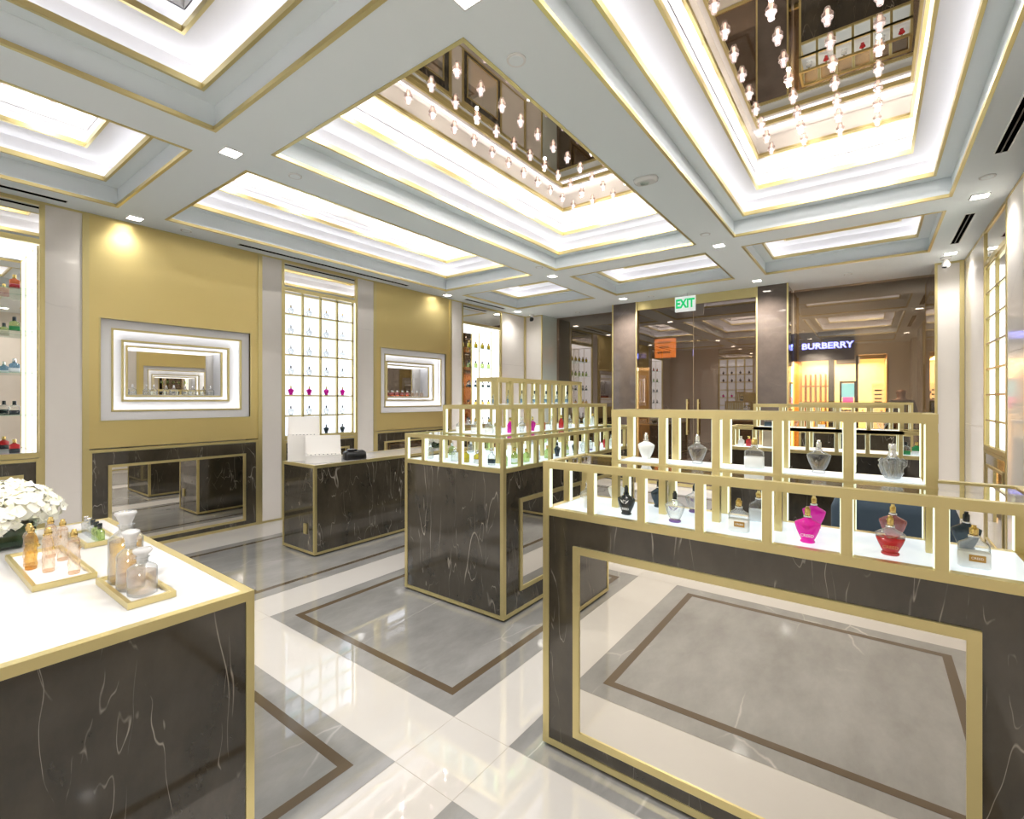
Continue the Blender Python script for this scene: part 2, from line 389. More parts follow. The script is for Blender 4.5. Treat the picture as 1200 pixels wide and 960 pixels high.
# ceiling cameras
for x, y, lb in ((.745,7.93,'white dome camera with black eye at the right corner'), (-5.62,8.2,'tiny dark dome camera at the far left corner')):
    t = thing('security_camera', lb, 'camera', (x,y,ZC))
    M().cyl(0,0,-.03,0,.05,.055,20).loft([(.02,.02,-.06),(.03,.03,-.045),(.02,.02,-.03)], x=0).build('mount', WHITEG, t)
    M().loft([(.012,.012,-.135),(.034,.034,-.12),(.045,.045,-.09),(.034,.034,-.06),(.012,.012,-.048)], n=20).build('body', WHITEG if x > 0 else BLACK, t)
    M().loft([(.004,.004,-.137),(.02,.02,-.132),(.029,.029,-.12)], x=-.012, y=-.012, n=16).build('eye', BLACK, t)

def bottle_glass(name, tint, edge, refr=.3, body=0., rim=0.):
    m, nt, b = new_mat(name); L = nt.links.new; nt.nodes.remove(b); out = nt.nodes['Material Output']
    lw = N(nt, 'ShaderNodeLayerWeight'); lw.inputs['Blend'].default_value = .28
    mc = N(nt, 'ShaderNodeMix', data_type='RGBA'); mc.inputs['A'].default_value = lin(tint); mc.inputs['B'].default_value = lin(edge); L(lw.outputs['Facing'], mc.inputs['Factor'])
    tr = N(nt, 'ShaderNodeBsdfTransparent'); L(mc.outputs['Result'], tr.inputs['Color'])
    gs = N(nt, 'ShaderNodeBsdfGlass'); gs.inputs['IOR'].default_value = 1.45; gs.inputs['Roughness'].default_value = .02; gs.inputs['Color'].default_value = lin(tint)
    m1 = N(nt, 'ShaderNodeMixShader'); m1.inputs[0].default_value = refr; L(tr.outputs[0], m1.inputs[1]); L(gs.outputs[0], m1.inputs[2])
    df = N(nt, 'ShaderNodeBsdfDiffuse'); df.inputs['Color'].default_value = lin(tint)
    m2 = N(nt, 'ShaderNodeMixShader'); ma = N(nt, 'ShaderNodeMath', operation='MULTIPLY_ADD', use_clamp=True); ma.inputs[1].default_value = rim; ma.inputs[2].default_value = body; L(lw.outputs['Facing'], ma.inputs[0]); L(ma.outputs[0], m2.inputs[0]); L(m1.outputs[0], m2.inputs[1]); L(df.outputs[0], m2.inputs[2])
    gl = N(nt, 'ShaderNodeBsdfGlossy'); gl.inputs['Roughness'].default_value = .02
    m3 = N(nt, 'ShaderNodeMixShader'); L(outer_fresnel(nt, 1.6, .03), m3.inputs[0]); L(m2.outputs[0], m3.inputs[1]); L(gl.outputs[0], m3.inputs[2])
    L(m3.outputs[0], out.inputs['Surface']); return m
SHADEG = bottle_glass('bulb_shade_glass', (255,246,244), (226,206,202), .0, .22)
# pendants in the mirrored coffers ----------------------------------
CLEARG = pmat('bulb_glass', (255,250,246), .02, trans=1., ior=1.12)
pend = None
NAMEC = {0:'left coffer beside the wall', 1:'centre coffer', 2:'right coffer'}
def pendant_grid(x_list, y_list, where, grp):
    global pend
    for i, x in enumerate(x_list):
        for j, y in enumerate(y_list):
            if pend is None:
                pend = thing('pendant_bulb', '', 'pendant light', (x,y,3.92), group=grp)
                M().cyl(0,0,-.004,0,.016,n=10).build('socket', WHITEG, pend)
                M().loft([(.004,.004,-.050),(.009,.009,-.046),(.0105,.0105,-.036),(.0095,.0095,-.020),(.0085,.0085,-.001)], n=10).build('bulb', BULB, pend)
                M().loft([(.008,.008,-.060),(.016,.016,-.057),(.019,.019,-.044),(.021,.021,-.028),(.033,.033,-.016),(.034,.034,-.012),(.018,.018,-.004)], n=12, cap=False).build('glass_shade', SHADEG, pend)
                pend['label'] = where
            else: dup(pend, (x,y,3.92), where, group=grp)
pendant_grid([-.766,-.495,-.218,.047], [5.205-.264*k for k in range(12)], 'small glowing glass bulb hanging from the mirror of the large right coffer', 'bulbs under the right ceiling mirror')
pendant_grid([-2.965,-2.70,-2.43,-2.16,-1.95], [5.24-.266*k for k in range(13)], 'small glowing glass bulb hanging from the mirror of the large centre coffer', 'bulbs under the centre ceiling mirror')
pendant_grid([-5.19,-4.92,-4.65], [5.24-.266*k for k in range(13)], 'small glowing glass bulb hanging in the long coffer next to the left wall', 'bulbs under the left ceiling mirror')
pendant_grid([-5.20,-4.93], [.87,.61], 'small glowing glass bulb hanging in the corner coffer at upper left', 'bulbs in the corner coffer')

for xs_, ys_ in (((-.495,.047), (4.94,4.15,3.36,2.57)), ((-2.70,-2.16), (4.97,4.18,3.11,2.32)), ((-4.92,), (4.97,4.18,3.11,2.32)), ((-4.93,), (.87,))):
    for x in xs_:
        for y in ys_:
            L = bpy.data.lights.new('pendant_lamp', 'POINT'); L.energy = 4.2; L.shadow_soft_size = .012; L.color = (1,.96,.93)
            o = bpy.data.objects.new('pendant_lamp', L); C.objects.link(o); o.location = (x,y,3.92-.072)
# ------------------------------------------------------------------ bottles
def solid(n, rgb, rough=.08, **k): return pmat(n, rgb, rough, spec=.6, **k)
G_CLEAR = bottle_glass('bottle_glass', (253,254,254), (150,164,170), 0.12, 0.03, .4)
G_AMBER = bottle_glass('amber_perfume', (253,232,168), (216,174,92), 0.05, 0.08)
G_PEACH = bottle_glass('pale_perfume', (255,247,238), (238,214,190), 0.08, 0.02, .3)
G_GREEN = bottle_glass('green_perfume', (226,238,190), (168,196,128), 0.12, 0.12)
G_RED = bottle_glass('red_perfume', (232,50,60), (170,20,30), 0.1, 0.45)
G_PINK = bottle_glass('rose_glass', (244,170,170), (200,110,112), 0.2, 0.2)
G_BLUE = bottle_glass('blue_perfume', (170,206,228), (100,140,170), 0.2, 0.25)
B_BLACK = solid('black_lacquer', (30,38,44)); B_NAVY = solid('slate_lacquer', (44,62,74)); B_MAG = solid('magenta_lacquer', (240,10,180), emis=None)
B_WHITE = solid('white_lacquer', (244,244,240)); B_PURPLE = solid('purple_lacquer', (120,92,160)); B_YELL = solid('yellow_perfume', (240,214,60), trans=.4)
B_ORANGE = solid('orange_perfume', (246,120,60), trans=.4); B_GREENL = solid('green_lacquer', (50,160,90), trans=.3); B_SILVER = pmat('silver', (225,225,228), .18, metal=1.)
CAPG = pmat('gold_cap', (216,188,120), .2, metal=1.); FROST = pmat('frosted_white', (240,244,246), .3, spec=.4)
INKW = pmat('white_ink', (250,250,250), .5); INKG = pmat('gold_ink', (190,150,80), .3, metal=.7); INKD = pmat('dark_ink', (60,60,64), .4)
URN = [(.017,.013,0),(.021,.015,.002),(.021,.015,.006),(.018,.012,.010),(.024,.014,.022),(.031,.0165,.038),(.0355,.018,.053),(.0375,.018,.062),(.036,.017,.066),(.026,.015,.072),(.016,.012,.077),(.010,.010,.081),(.009,.009,.084)]
def urn(label, body, cap, foot=None, lower=None, txt=None, loc=(0,0,0), rz=0, emblem=None, grp=None):
    t = thing('perfume_bottle', label, 'perfume bottle', loc, rz, grp)
    M().loft(URN, p=2.3, n=24).build('body', body, t)
    M().loft([(.0115,.0115,.083),(.0115,.0115,.088),(.009,.009,.089)], n=16).build('collar', B_SILVER if body is not B_BLACK else B_BLACK, t)
    M().loft([(.0075,.0075,.089),(.0085,.0085,.093),(.0085,.0085,.109),(.0055,.0055,.112),(.0055,.0055,.118)], n=14).build('cap', cap, t)
    if foot: M().loft([(.0185,.0145,-.0004),(.0225,.0165,.002),(.0225,.0165,.007),(.019,.0135,.010)], p=2.3, n=24).build('foot', foot, t)
    if lower: M().loft([(a*1.015,b*1.03,c) for a,b,c in URN[2:8] if c < .058], p=2.3, n=24).build('tinted_lower_half', lower, t)
    if txt: text('CREED', txt, t, .0125, (0,-.0188,.026), FACING)
    if emblem:
        e = M()
        for sgn in (-1,1):
            for k in range(3): e.tube([(sgn*.002,-.0195,.047+.004*k),(sgn*(.008+.002*k),-.0195,.050+.004*k),(sgn*(.014+.002*k),-.0188,.056+.003*k)], .0008, 5)
        e.tube([(-.005,-.0195,.062),(0,-.0195,.058),(.005,-.0195,.062)], .0009, 5).build('crest', emblem, t)
    return t
SQ = [(.030,.016,0,6),(.033,.018,.003,6),(.033,.018,.060,6),(.031,.017,.066,5),(.020,.013,.073,3),(.012,.011,.080,2),(.0105,.0105,.086,2)]
def square(label, cap, loc=(0,0,0), rz=0, front=True, body=None, grp=None, lower=None, lab=None):
    t = thing('perfume_bottle', label, 'perfume bottle', loc, rz, grp)
    M().loft(SQ, n=28).build('body', body or G_CLEAR, t)
    M().loft([(.0305,.0165,.0005,6),(.0337,.0187,.003,6),(.0337,.0187,.044,6)], n=28).build('frosted_lower_half', lower or FROST, t)
    M().loft([(.0125,.0125,.084),(.0125,.0125,.089),(.010,.010,.090)], n=16).build('collar', B_SILVER, t)
    M().loft([(.0085,.0085,.090),(.010,.010,.094),(.010,.010,.108),(.006,.006,.111),(.006,.006,.117)], n=14).build('cap', cap, t)
    if front:
        BX(-.012,.022,-.0205,-.0185,.020,.038).build('label_plate', lab or INKG, t)
        text('CREED', INKW, t, .0085, (.005,-.0207,.029), FACING)
    return t
def petal(label, loc=(0,0,0), rz=0):
    t = thing('perfume_bottle', label, 'perfume bottle', loc, rz)
    m = M()
    for k in range(5):
        a = -1+.5*k
        pts = [(a*.016,0,.004),(a*.027,0,.022),(a*.036,0,.045),(a*.037,0,.060-.004*abs(a))]
        m.tube([(x*.9,y-.005*(1-abs(a)),z) for x,y,z in pts]+[(a*.022,0,.070-.004*abs(a))], .0088-.002*abs(a), 12)
    m.loft([(.016,.013,0),(.020,.015,.003),(.022,.015,.008),(.034,.016,.045),(.034,.015,.058),(.016,.012,.070),(.010,.010,.08)], n=18)
    m.build('body', G_CLEAR, t)
    M().loft([(.012,.012,.066),(.013,.013,.080),(.010,.010,.084),(.009,.009,.094),(.011,.011,.100),(.011,.011,.114),(.008,.008,.117)], n=16).build('cap', B_SILVER, t)
    return t
def small(label, body, cap, loc=(0,0,0), rz=0, grp=None, low=None, sc=1.):
    t = thing('perfume_bottle', label, 'perfume bottle', loc, rz, grp); t.scale = (sc,)*3
    M().loft([(.026,.014,0,6),(.028,.016,.002,6),(.028,.016,.058,6),(.018,.013,.066,3),(.010,.010,.071,2)], n=20).build('body', body, t)
    if low: M().loft([(.0265,.0145,.0006,6),(.0286,.0166,.002,6),(.0286,.0166,.032,6)], n=20).build('label_band', low, t)
    M().loft([(.011,.011,.071),(.011,.011,.098),(.009,.009,.100)], n=12).build('cap', cap, t)
    return t
def tall(label, body, cap, loc=(0,0,0), rz=0, grp=None, low=None):
    t = thing('perfume_bottle', label, 'perfume bottle', loc, rz, grp)
    M().loft([(.024,.016,0,4),(.026,.018,.003,4),(.026,.018,.062,4),(.020,.015,.072,3),(.011,.011,.082,2),(.010,.010,.090,2)], n=20).build('body', body, t)
    if low: M().loft([(.0245,.0165,.012,4),(.0266,.0186,.014,4),(.0266,.0186,.042,4)], n=20).build('label_band', low, t)
    M().loft([(.012,.012,.090),(.012,.012,.118),(.010,.010,.120)], n=12).build('cap', cap, t)
    return t

# ------------------------------------------------------------------ showcases
T = .03
Z1, Z2, Z3, Z4 = 1.03, 1.232, 1.455, 1.675
def plinth(t, x0, x1, y0, y1, ztop):
    BX(x0+.03,x1-.03,y0+.03,y1-.03,0,.02).build('toe_kick', TOE, t)
    BX(x0+.004,x1-.004,y0+.004,y1-.004,.018,ztop-.003).build('stone_body', DARK, t)
    m = M()
    for x in (x0, x1-T):
        for y in (y0, y1-T): m.box(x,x+T,y,y+T,.016,ztop-T)
    m.frame('z', .016, .016+.026, x0-.0005, x1+.0005, y0-.0005, y1+.0005, T)
    m.build('gold_edge_frame', GOLD, t)
def led_post(m, fr):
    o = m.build('post', GOLD, fr); o.data.materials.append(PGLOW)
    for p in o.data.polygons: p.material_index = 1 if p.index >= 6 else 0
def lattice(t, name, x0, x1, y0, y1, zb, zt, nx, ny, bottom=True, skip=()):
    m = M(); m.frame('z', zt-T, zt, x0, x1, y0, y1, T)
    if bottom: m.frame('z', zb-T, zb, x0, x1, y0, y1, T)
    fr = m.build(name, GOLD, t)
    def post(x, y):
        m = BX(x-T/2+.0005,x+T/2-.0005,y-T/2+.0005,y+T/2-.0005,zb,zt-T)
        for sx in (-1, 1):
            if x0 < x+sx*T < x1: m.box(x+sx*(T/2-.0005),x+sx*(T/2+.002),y-.008,y+.012,zb+.003,zt-T-.003)
        led_post(m, fr)
    xa, xb, ya, yb = x0+T/2, x1-T/2, y0+T/2, y1-T/2
    for i in range(nx+1):
        x = xa+(xb-xa)*i/nx
        if 'front' not in skip: post(x, ya)
        if 'back' not in skip: post(x, yb)
    for j in range(1, ny): 
        y = ya+(yb-ya)*j/ny; post(xa, y); post(xb, y)
    return fr

# right-hand showcase (nearest)
A0, A1, B0, B1 = -1.14, .385, 1.75, 2.13
sc1 = thing('display_case', 'long dark stone showcase with gold lattice and mirrored front nearest on the right', 'display case', (0,0,0))
plinth(sc1, A0, A1, B0, B1, 1.03)
MF = (-.99,.235,.097,.889)
M().frame('y', B0-.006, B0+.006, *MF, .03).build('mirror_frame', GOLD, sc1)
BX(MF[0]+.03,MF[1]-.03,B0-.001,B0+.003,MF[2]+.03,MF[3]-.03).build('mirror', MIRROR, sc1)
BX(A0+T,A1-T,B0+T,B1-T,1.022,1.03).build('light_deck', DECK, sc1)
lattice(sc1, 'lower_frame', A0, A1, B0, B1, 1.03, Z2, 7, 2)
U0, U1, V0, V1 = -.905, .165, 1.935, 2.13
m = M(); m.frame('z', Z3-T, Z3, U0, U1, V0, V1, T); m.frame('z', Z2-T+.001, Z2+.001, U0, U1, V0, V1, T)
uf = m.build('upper_frame', GOLD, sc1)
for i in range(6):
    x = U0+T/2+(U1-U0-T)*i/5
    for y in (V0+T/2, V1-T/2):
        m = BX(x-T/2+.001,x+T/2-.001,y-T/2+.001,y+T/2-.001,1.03 if y < 2 else Z2,Z3-T)
        for sx in (-1, 1):
            if U0 < x+sx*T < U1: m.box(x+sx*(T/2-.0005),x+sx*(T/2+.002),y-.008,y+.012,Z2+.006,Z3-T-.003)
        led_post(m, uf)
BX(U0+T,U1-T,V0+T,V1-T,Z2-.02,Z2+.004).build('upper_deck', DECK, sc1)
m = M(); m.box(A0+T,A1-T,B0+T,V0,Z2-.012,Z2-.004); m.box(A0+T,U0,V0,B1-T,Z2-.012,Z2-.004); m.box(U1,A1-T,V0,B1-T,Z2-.012,Z2-.004)
m.build('glass_top', TOPG, sc1)
dz = 1.0305
CRT = 'in the nearest showcase'
urn('black urn bottle with white lettering, second lower bay '+CRT, B_BLACK, B_BLACK, txt=INKW, emblem=INKW, loc=(-.797,1.845,dz))
urn('white urn bottle at the back of the left lower bay '+CRT, B_WHITE, B_SILVER, loc=(-.93,2.04,dz), rz=.5)
square('clear bottle seen edge-on in the left lower bay '+CRT, B_SILVER, loc=(-.985,1.87,dz), rz=1.15)
urn('clear purple-footed urn bottle, front of third lower bay '+CRT, G_CLEAR, B_BLACK, foot=B_PURPLE, emblem=B_PURPLE, loc=(-.60,1.845,dz))
urn('slate blue urn bottle standing behind the clear purple-footed one '+CRT, B_NAVY, B_BLACK, loc=(-.74,2.06,dz), rz=.9)
urn('clear purple-footed urn bottle, back of third lower bay '+CRT, G_CLEAR, B_BLACK, foot=B_PURPLE, emblem=B_PURPLE, loc=(-.585,2.05,dz), rz=.2)
square('clear square gold capped bottle with label, fourth lower bay '+CRT, CAPG, loc=(-.375,1.85,dz))
square('frosted square bottle, back of fourth lower bay '+CRT, CAPG, front=False, loc=(-.345,2.05,dz), rz=.2)
urn('magenta urn bottle with white lettering, front of fifth lower bay '+CRT, B_MAG, CAPG, txt=INKW, emblem=B_MAG, loc=(-.165,1.84,dz))
urn('magenta urn bottle half hidden behind the other magenta one '+CRT, B_MAG, CAPG, loc=(-.165,2.06,dz), rz=-.15)
urn('clear urn bottle with red lower half, sixth lower bay '+CRT, G_CLEAR, CAPG, foot=G_RED, lower=G_RED, txt=INKG, emblem=G_RED, loc=(.048,1.845,dz))
urn('pale rose glass urn bottle behind the red one '+CRT, G_PINK, CAPG, loc=(.06,2.05,dz))
square('clear square bottle with gold label, right end bay '+CRT, CAPG, loc=(.232,1.85,dz))
urn('black urn bottle behind the square one, right end bay '+CRT, B_NAVY, B_BLACK, loc=(.24,2.05,dz), rz=.2)
uz = Z2+.0045
UPR = 'on the upper tier, nearest showcase'
urn('white urn bottle with silver cap, leftmost '+UPR, B_WHITE, B_SILVER, loc=(-.785,2.03,uz))
urn('clear urn bottle with dark crest, second from left '+UPR, G_CLEAR, B_SILVER, emblem=INKD, loc=(-.568,2.03,uz))
square('white square bottle with gold cap, middle '+UPR, CAPG, front=False, loc=(-.357,2.03,uz), lower=B_WHITE)
urn('clear urn bottle with dark crest, fourth from left '+UPR, G_CLEAR, B_SILVER, emblem=INKD, loc=(-.148,2.03,uz))
petal('clear ribbed glass bottle flaring like petals, rightmost '+UPR, loc=(.058,2.03,uz))

# middle showcase ---------------------------------------------------
sc2 = thing('display_case', 'three tiered dark stone showcase with gold lattice in the middle of the shop', 'display case')
a0, a1, b0, b1 = -2.955, -1.965, 2.535, 4.755
plinth(sc2, a0, a1, b0, b1, 1.03)
M().frame('x', a1-.006, a1+.006, 2.72, 4.57, .158, .806, .03).build('mirror_frame', GOLD, sc2)
BX(a1-.003,a1+.001,2.75,4.54,.188,.776).build('mirror', MIRROR, sc2)
BX(a0+T,a1-T,b0+T,b1-T,1.022,1.03).build('light_deck', DECK, sc2)
lattice(sc2, 'lower_frame', a0, a1, b0, b1, 1.03, Z2, 5, 11)
c0, c1, d0, d1 = -2.745, -2.175, 2.745, 4.545
lattice(sc2, 'middle_frame', c0, c1, d0, d1, Z2+.002, Z3, 3, 9)
BX(c0+T,c1-T,d0+T,d1-T,Z2-.02,Z2+.004).build('middle_deck', DECK, sc2)
e0, e1, f0, f1 = -2.565, -2.355, 2.95, 4.34
lattice(sc2, 'top_frame', e0, e1, f0, f1, Z3+.002, Z4, 1, 7)
BX(e0+T,e1-T,f0+T,f1-T,Z3-.02,Z3+.004).build('top_deck', DECK, sc2)
m = M()
m.box(a0+T,a1-T,b0+T,d0,Z2-.012,Z2-.004); m.box(a0+T,a1-T,d1,b1-T,Z2-.012,Z2-.004); m.box(a0+T,c0,d0,d1,Z2-.012,Z2-.004); m.box(c1,a1-T,d0,d1,Z2-.012,Z2-.004)
m.box(c0+T,c1-T,d0+T,f0,Z3-.012,Z3-.004); m.box(c0+T,c1-T,f1,d1-T,Z3-.012,Z3-.004); m.box(c0+T,e0,f0,f1,Z3-.012,Z3-.004); m.box(e1,c1-T,f0,f1,Z3-.012,Z3-.004)
m.build('glass_top', SHELFG, sc2)
m = M()
for x in (c0+.015, c1-.015):
    for k in range(10):
        y = d0+.015+(d1-d0-.03)*k/9; m.box(x-.014,x+.014,y-.014,y+.014,1.03,Z2-.03)
m.build('support_post', GOLD, sc2)
MS = 'of the middle showcase'
ORD = ['nearest', 'second', 'third', 'fourth', 'fifth', 'sixth', 'seventh', 'eighth', 'ninth', 'tenth', 'eleventh', 'twelfth']
# front end of the lower deck (left to right)
ys = 2.66
fb = [(tall,'clear slim bottle, leftmost',G_CLEAR,B_SILVER,None,-2.80),(tall,'clear slim bottle, second',G_CLEAR,B_SILVER,None,-2.665),
      (small,'clear square bottle, third',G_CLEAR,B_SILVER,None,-2.53),(small,'bottle of yellow perfume, fourth',B_YELL,CAPG,None,-2.42),
      (small,'bottle of yellow perfume, fifth',B_YELL,B_SILVER,FROST,-2.30),(tall,'dark labelled slim bottle, sixth',G_CLEAR,B_SILVER,B_NAVY,-2.17),(tall,'pale green slim bottle, rightmost',G_GREEN,B_SILVER,None,-2.06)]
for fn, nm, bo, cp, lo, x in fb: fn(nm+' on the front end, lowest tier '+MS, bo, cp, (x,ys,dz), .2, low=lo)
# long side of the lower deck
side = ['green tall','green small','clear tall','green small2','slate urn','green tall2','black urn','clear urn','purple urn','magenta urn','red urn','white urn','white urn2']
for k, nm in enumerate(side):
    y = 2.80+k*.148; L = ORD[min(k,11)]; x = -2.07; rz = PI/2
    s = ' bottle, %s along the long side, lowest tier ' % L + MS
    if k == 12: s = ' bottle at the far end, long side, lowest tier '+MS
    if 'green tall' in nm: tall('pale green tall'+s, G_GREEN, CAPG, (x,y,dz), rz, low=FROST)
    elif 'green small' in nm: small('pale green square'+s, G_GREEN, CAPG, (x,y,dz), rz)
    elif 'clear tall' in nm: tall('clear tall'+s, G_CLEAR, B_SILVER, (x,y,dz), rz)
    else:
        bo, cp, ft = {'slate':(B_NAVY,B_BLACK,None),'black':(B_BLACK,B_BLACK,None),'clear':(G_CLEAR,B_SILVER,None),'purple':(G_CLEAR,B_BLACK,B_PURPLE),'magenta':(B_MAG,CAPG,None),'red':(G_RED,CAPG,None),'white':(B_WHITE,B_SILVER,None)}[nm.split()[0]]
        urn(nm.split()[0].replace('purple','purple-footed clear').replace('red','clear red')+' urn'+s, bo, cp, ft, loc=(x,y,dz), rz=rz)
for k in range(7):
    small('pale square bottle, %s on the left side, lowest tier %s' % (ORD[k], MS), G_CLEAR if k%2 else G_GREEN, B_SILVER, (-2.84,2.95+.24*k,dz), PI/2)
# middle tier, right side
mt = [('frosted white square',small,FROST,CAPG),('magenta slim',tall,B_MAG,CAPG),('clear',urn,G_CLEAR,B_SILVER),('magenta',urn,B_MAG,CAPG),('salmon pink',small,G_RED,CAPG),('clear',urn,G_CLEAR,B_SILVER),('red slim',tall,G_RED,CAPG),
      ('clear',urn,G_CLEAR,B_SILVER),('clear slim',tall,G_CLEAR,B_SILVER),('white',urn,B_WHITE,B_SILVER),('white slim',tall,B_WHITE,CAPG)]
for k, (nm, fn, bo, cp) in enumerate(mt):
    fn('%s bottle, %s along the long side, second tier %s' % (nm, ORD[k], MS), bo, cp, loc=(-2.27,2.86+k*.155,Z2+.0045), rz=PI/2)
for k, x in enumerate((-2.64,-2.48,-2.34)):
    square('white square bottle, %s from left, front of the second tier %s' % (ORD[k].replace('nearest','first'), MS), CAPG, loc=(x,2.84,Z2+.0045), rz=.15, front=False, lower=B_WHITE)
tt = None
for k in range(7):
    lb = 'clear bottle with blue label, %s from front, top tier %s' % (ORD[k].replace('nearest','first'), MS)
    y = f0+.015+(f1-f0-.03)*(k+.5)/7
    if tt is None: tt = tall(lb, G_CLEAR, B_NAVY, (-2.46,y,Z3+.0045), PI/2, low=G_BLUE, grp='blue labelled bottles on the top tier')
    else: dup(tt, (-2.46,y,Z3+.0045), lb, PI/2)

# far showcase ------------------------------------------------------
sc3 = thing('display_case', 'dark stone showcase with gold lattice standing far back behind the nearest right showcase', 'display case')
g0, g1, h0, h1 = -1.145, .44, 5.15, 5.53
plinth(sc3, g0, g1, h0, h1, 1.03)
BX(g0+T,g1-T,h0+T,h1-T,1.022,1.03).build('light_deck', DECK, sc3)
lattice(sc3, 'lower_frame', g0, g1, h0, h1, 1.03, Z2, 7, 2)
lattice(sc3, 'upper_frame', -.915, .225, h0, h0+.195, Z2+.002, Z3, 5, 1)
BX(-.885,.195,h0+T,h0+.165,Z2-.02,Z2+.004).build('upper_deck', DECK, sc3)
BX(g0+T,g1-T,h0+.2,h1-T,Z2-.012,Z2-.004).build('glass_top', TOPG, sc3)
for k in range(5):
    x = -.80+.22*k; v = k % 3
    lb = ' bottle, %s from left, upper tier of the far showcase' % ORD[k].replace('nearest','first')
    if v == 0: square('dark labelled square'+lb, CAPG, (x,5.25,Z2+.0045), lower=B_NAVY, front=False)
    elif v == 1: urn('clear urn'+lb, G_CLEAR, B_SILVER, loc=(x,5.25,Z2+.0045))
    else: small('amber square'+lb, G_AMBER, B_BLACK, (x,5.25,Z2+.0045), low=B_WHITE)
small('small white bottle at the left end of the lower deck of the far showcase', B_WHITE, B_SILVER, (-1.04,5.24,dz)); small('small red bottle beside the white one in the far showcase', G_RED, CAPG, (-.975,5.28,dz))
small('clear bottle with green base at the right end of the far showcase', G_CLEAR, B_BLACK, (.24,5.26,dz), low=B_GREENL, sc=1.1); small('green bottle with gold cap at the right end of the far showcase', B_GREENL, CAPG, (.31,5.26,dz), low=FROST, sc=1.1)
t = thing('gift_box', 'beige gift box standing on end in the far showcase, left part', 'box', (-.80,5.36,dz))
BX(-.06,.06,-.03,.03,0,.155).build('body', pmat('beige_card', (196,176,150), .5), t, .002); BX(.062,.12,-.02,.02,0,.15).build('dark_sleeve', pmat('oxblood_card', (110,48,30), .4), t, .002)

sc4 = thing('display_case', 'low gold lattice showcase standing right in front of the right window glass', 'display case')
plinth(sc4, -.86, .46, 8.34, 8.74, 1.03)
BX(-.83,.43,8.37,8.71,1.022,1.03).build('light_deck', DECK, sc4)
lattice(sc4, 'lower_frame', -.86, .46, 8.34, 8.74, 1.03, Z2, 6, 1)
lattice(sc4, 'upper_frame', -.86, .46, 8.34, 8.74, Z2+.002, Z3, 6, 1)
BX(-.83,.43,8.37,8.71,Z2-.02,Z2+.004).build('upper_deck', DECK, sc4)
for k in range(6):
    lb = ' bottle, %s from left, on the window showcase' % ORD[k].replace('nearest','first'); x = -.745+.218*k
    if k % 2: urn('red urn'+lb, G_RED, CAPG, loc=(x,8.5,Z2+.0045))
    else: square('clear square'+lb, CAPG, (x,8.5,Z2+.0045), front=False)
# counters ----------------------------------------------------------
def counter(t, x0, x1, y0, y1, z):
    BX(x0+.03,x1-.03,y0+.03,y1-.03,0,.02).build('toe_kick', TOE, t)
    BX(x0+.004,x1-.004,y0+.004,y1-.004,.018,z-.02).build('stone_body', DARK, t)
    BX(x0+.028,x1-.028,y0+.028,y1-.028,z-.02,z-.001).build('white_top', WCOUNTER, t)
    m = M()
    for x in (x0,x1-.026):
        for y in (y0,y1-.026): m.box(x,x+.026,y,y+.026,.016,z-.03)
    m.frame('z',z-.03,z,x0,x1,y0,y1,.03); m.frame('z',.016,.04,x0-.0005,x1+.0005,y0-.0005,y1+.0005,.026)
    m.build('gold_edge_frame', GOLD, t)
ct = thing('counter', 'dark stone counter with white top holding the trays and flowers', 'counter')
counter(ct, -3.25, -1.63, .06, .76, .87)
cs = thing('cash_counter', 'long dark stone counter with gold edges in front of the lit grid cabinet', 'counter')
counter(cs, -4.81, -4.22, 2.52, 4.72, .87)
BX(-4.4,-4.35,2.51,2.522,.2,.3).build('socket_plate', GOLD, cs)

# trays and bottles on the near counter
def tray(t, w, d):
    M().frame('z',0,.02,-w/2,w/2,-d/2,d/2,.012).build('rim', GOLD, t)
    BX(-w/2+.012,w/2-.012,-d/2+.012,d/2-.012,.002,.008).build('base', WHITEG, t)
CZ = .870
t = thing('tray', 'rectangular gold rimmed tray carrying six small twisted bottles', 'tray', (-2.452,.398,CZ)); tray(t, .53, .165)
t = thing('tray', 'small gold rimmed tray carrying three stoppered glass flacons', 'tray', (-1.945,.522,CZ)); tray(t, .34, .125)
t = thing('tray', 'gold rimmed tray of small black capped bottles beside the flowers', 'tray', (-2.80,.60,CZ)); tray(t, .30, .12)
def twisted(label, liquid, loc):
    t = thing('perfume_bottle', label, 'perfume bottle', loc, random.random()*6)
    n = 12; prof = []
    m = M(); vs = []; rows = 22
    for j in range(rows):
        z = .008+.108*j/(rows-1)
        for i in range(n*2):
            a = PI*i/n + z*42; r = .0165+.0026*math.cos(5*(PI*i/n)-z*170)*(.55+.45*math.cos(5*(PI*i/n)+z*170))
            vs.append((r*math.cos(PI*i/n), r*math.sin(PI*i/n), z))
    fs = [(j*2*n+i, j*2*n+(i+1)%(2*n), (j+1)*2*n+(i+1)%(2*n), (j+1)*2*n+i) for j in range(rows-1) for i in range(2*n)]
    m.add(vs, fs, False); m.f.append(tuple(reversed(range(2*n)))); m.sm.append(False)
    m.f.append(tuple((rows-1)*2*n+i for i in range(2*n))); m.sm.append(False)
    m.loft([(.0165,.0165,0),(.0165,.0165,.008)], n=24).loft([(.0165,.0165,.116),(.014,.014,.124),(.008,.008,.130),(.007,.007,.134)], n=20)
    m.build('body', liquid, t)
    M().loft([(.009,.009,.132),(.0105,.0105,.135),(.0105,.0105,.146),(.007,.007,.149),(.0075,.0075,.156),(.003,.003,.159)], n=16).build('cap', CAPG, t)
    M().tube([(.011,0,.130),(.017,0,.120),(.022,0,.105),(.0225,0,.094)], .0011, 6).loft([(.002,.002,.080),(.006,.004,.086),(.002,.002,.093)], x=.023, n=10).build('charm', CAPG, t)
    return t
TB = CZ+.0085
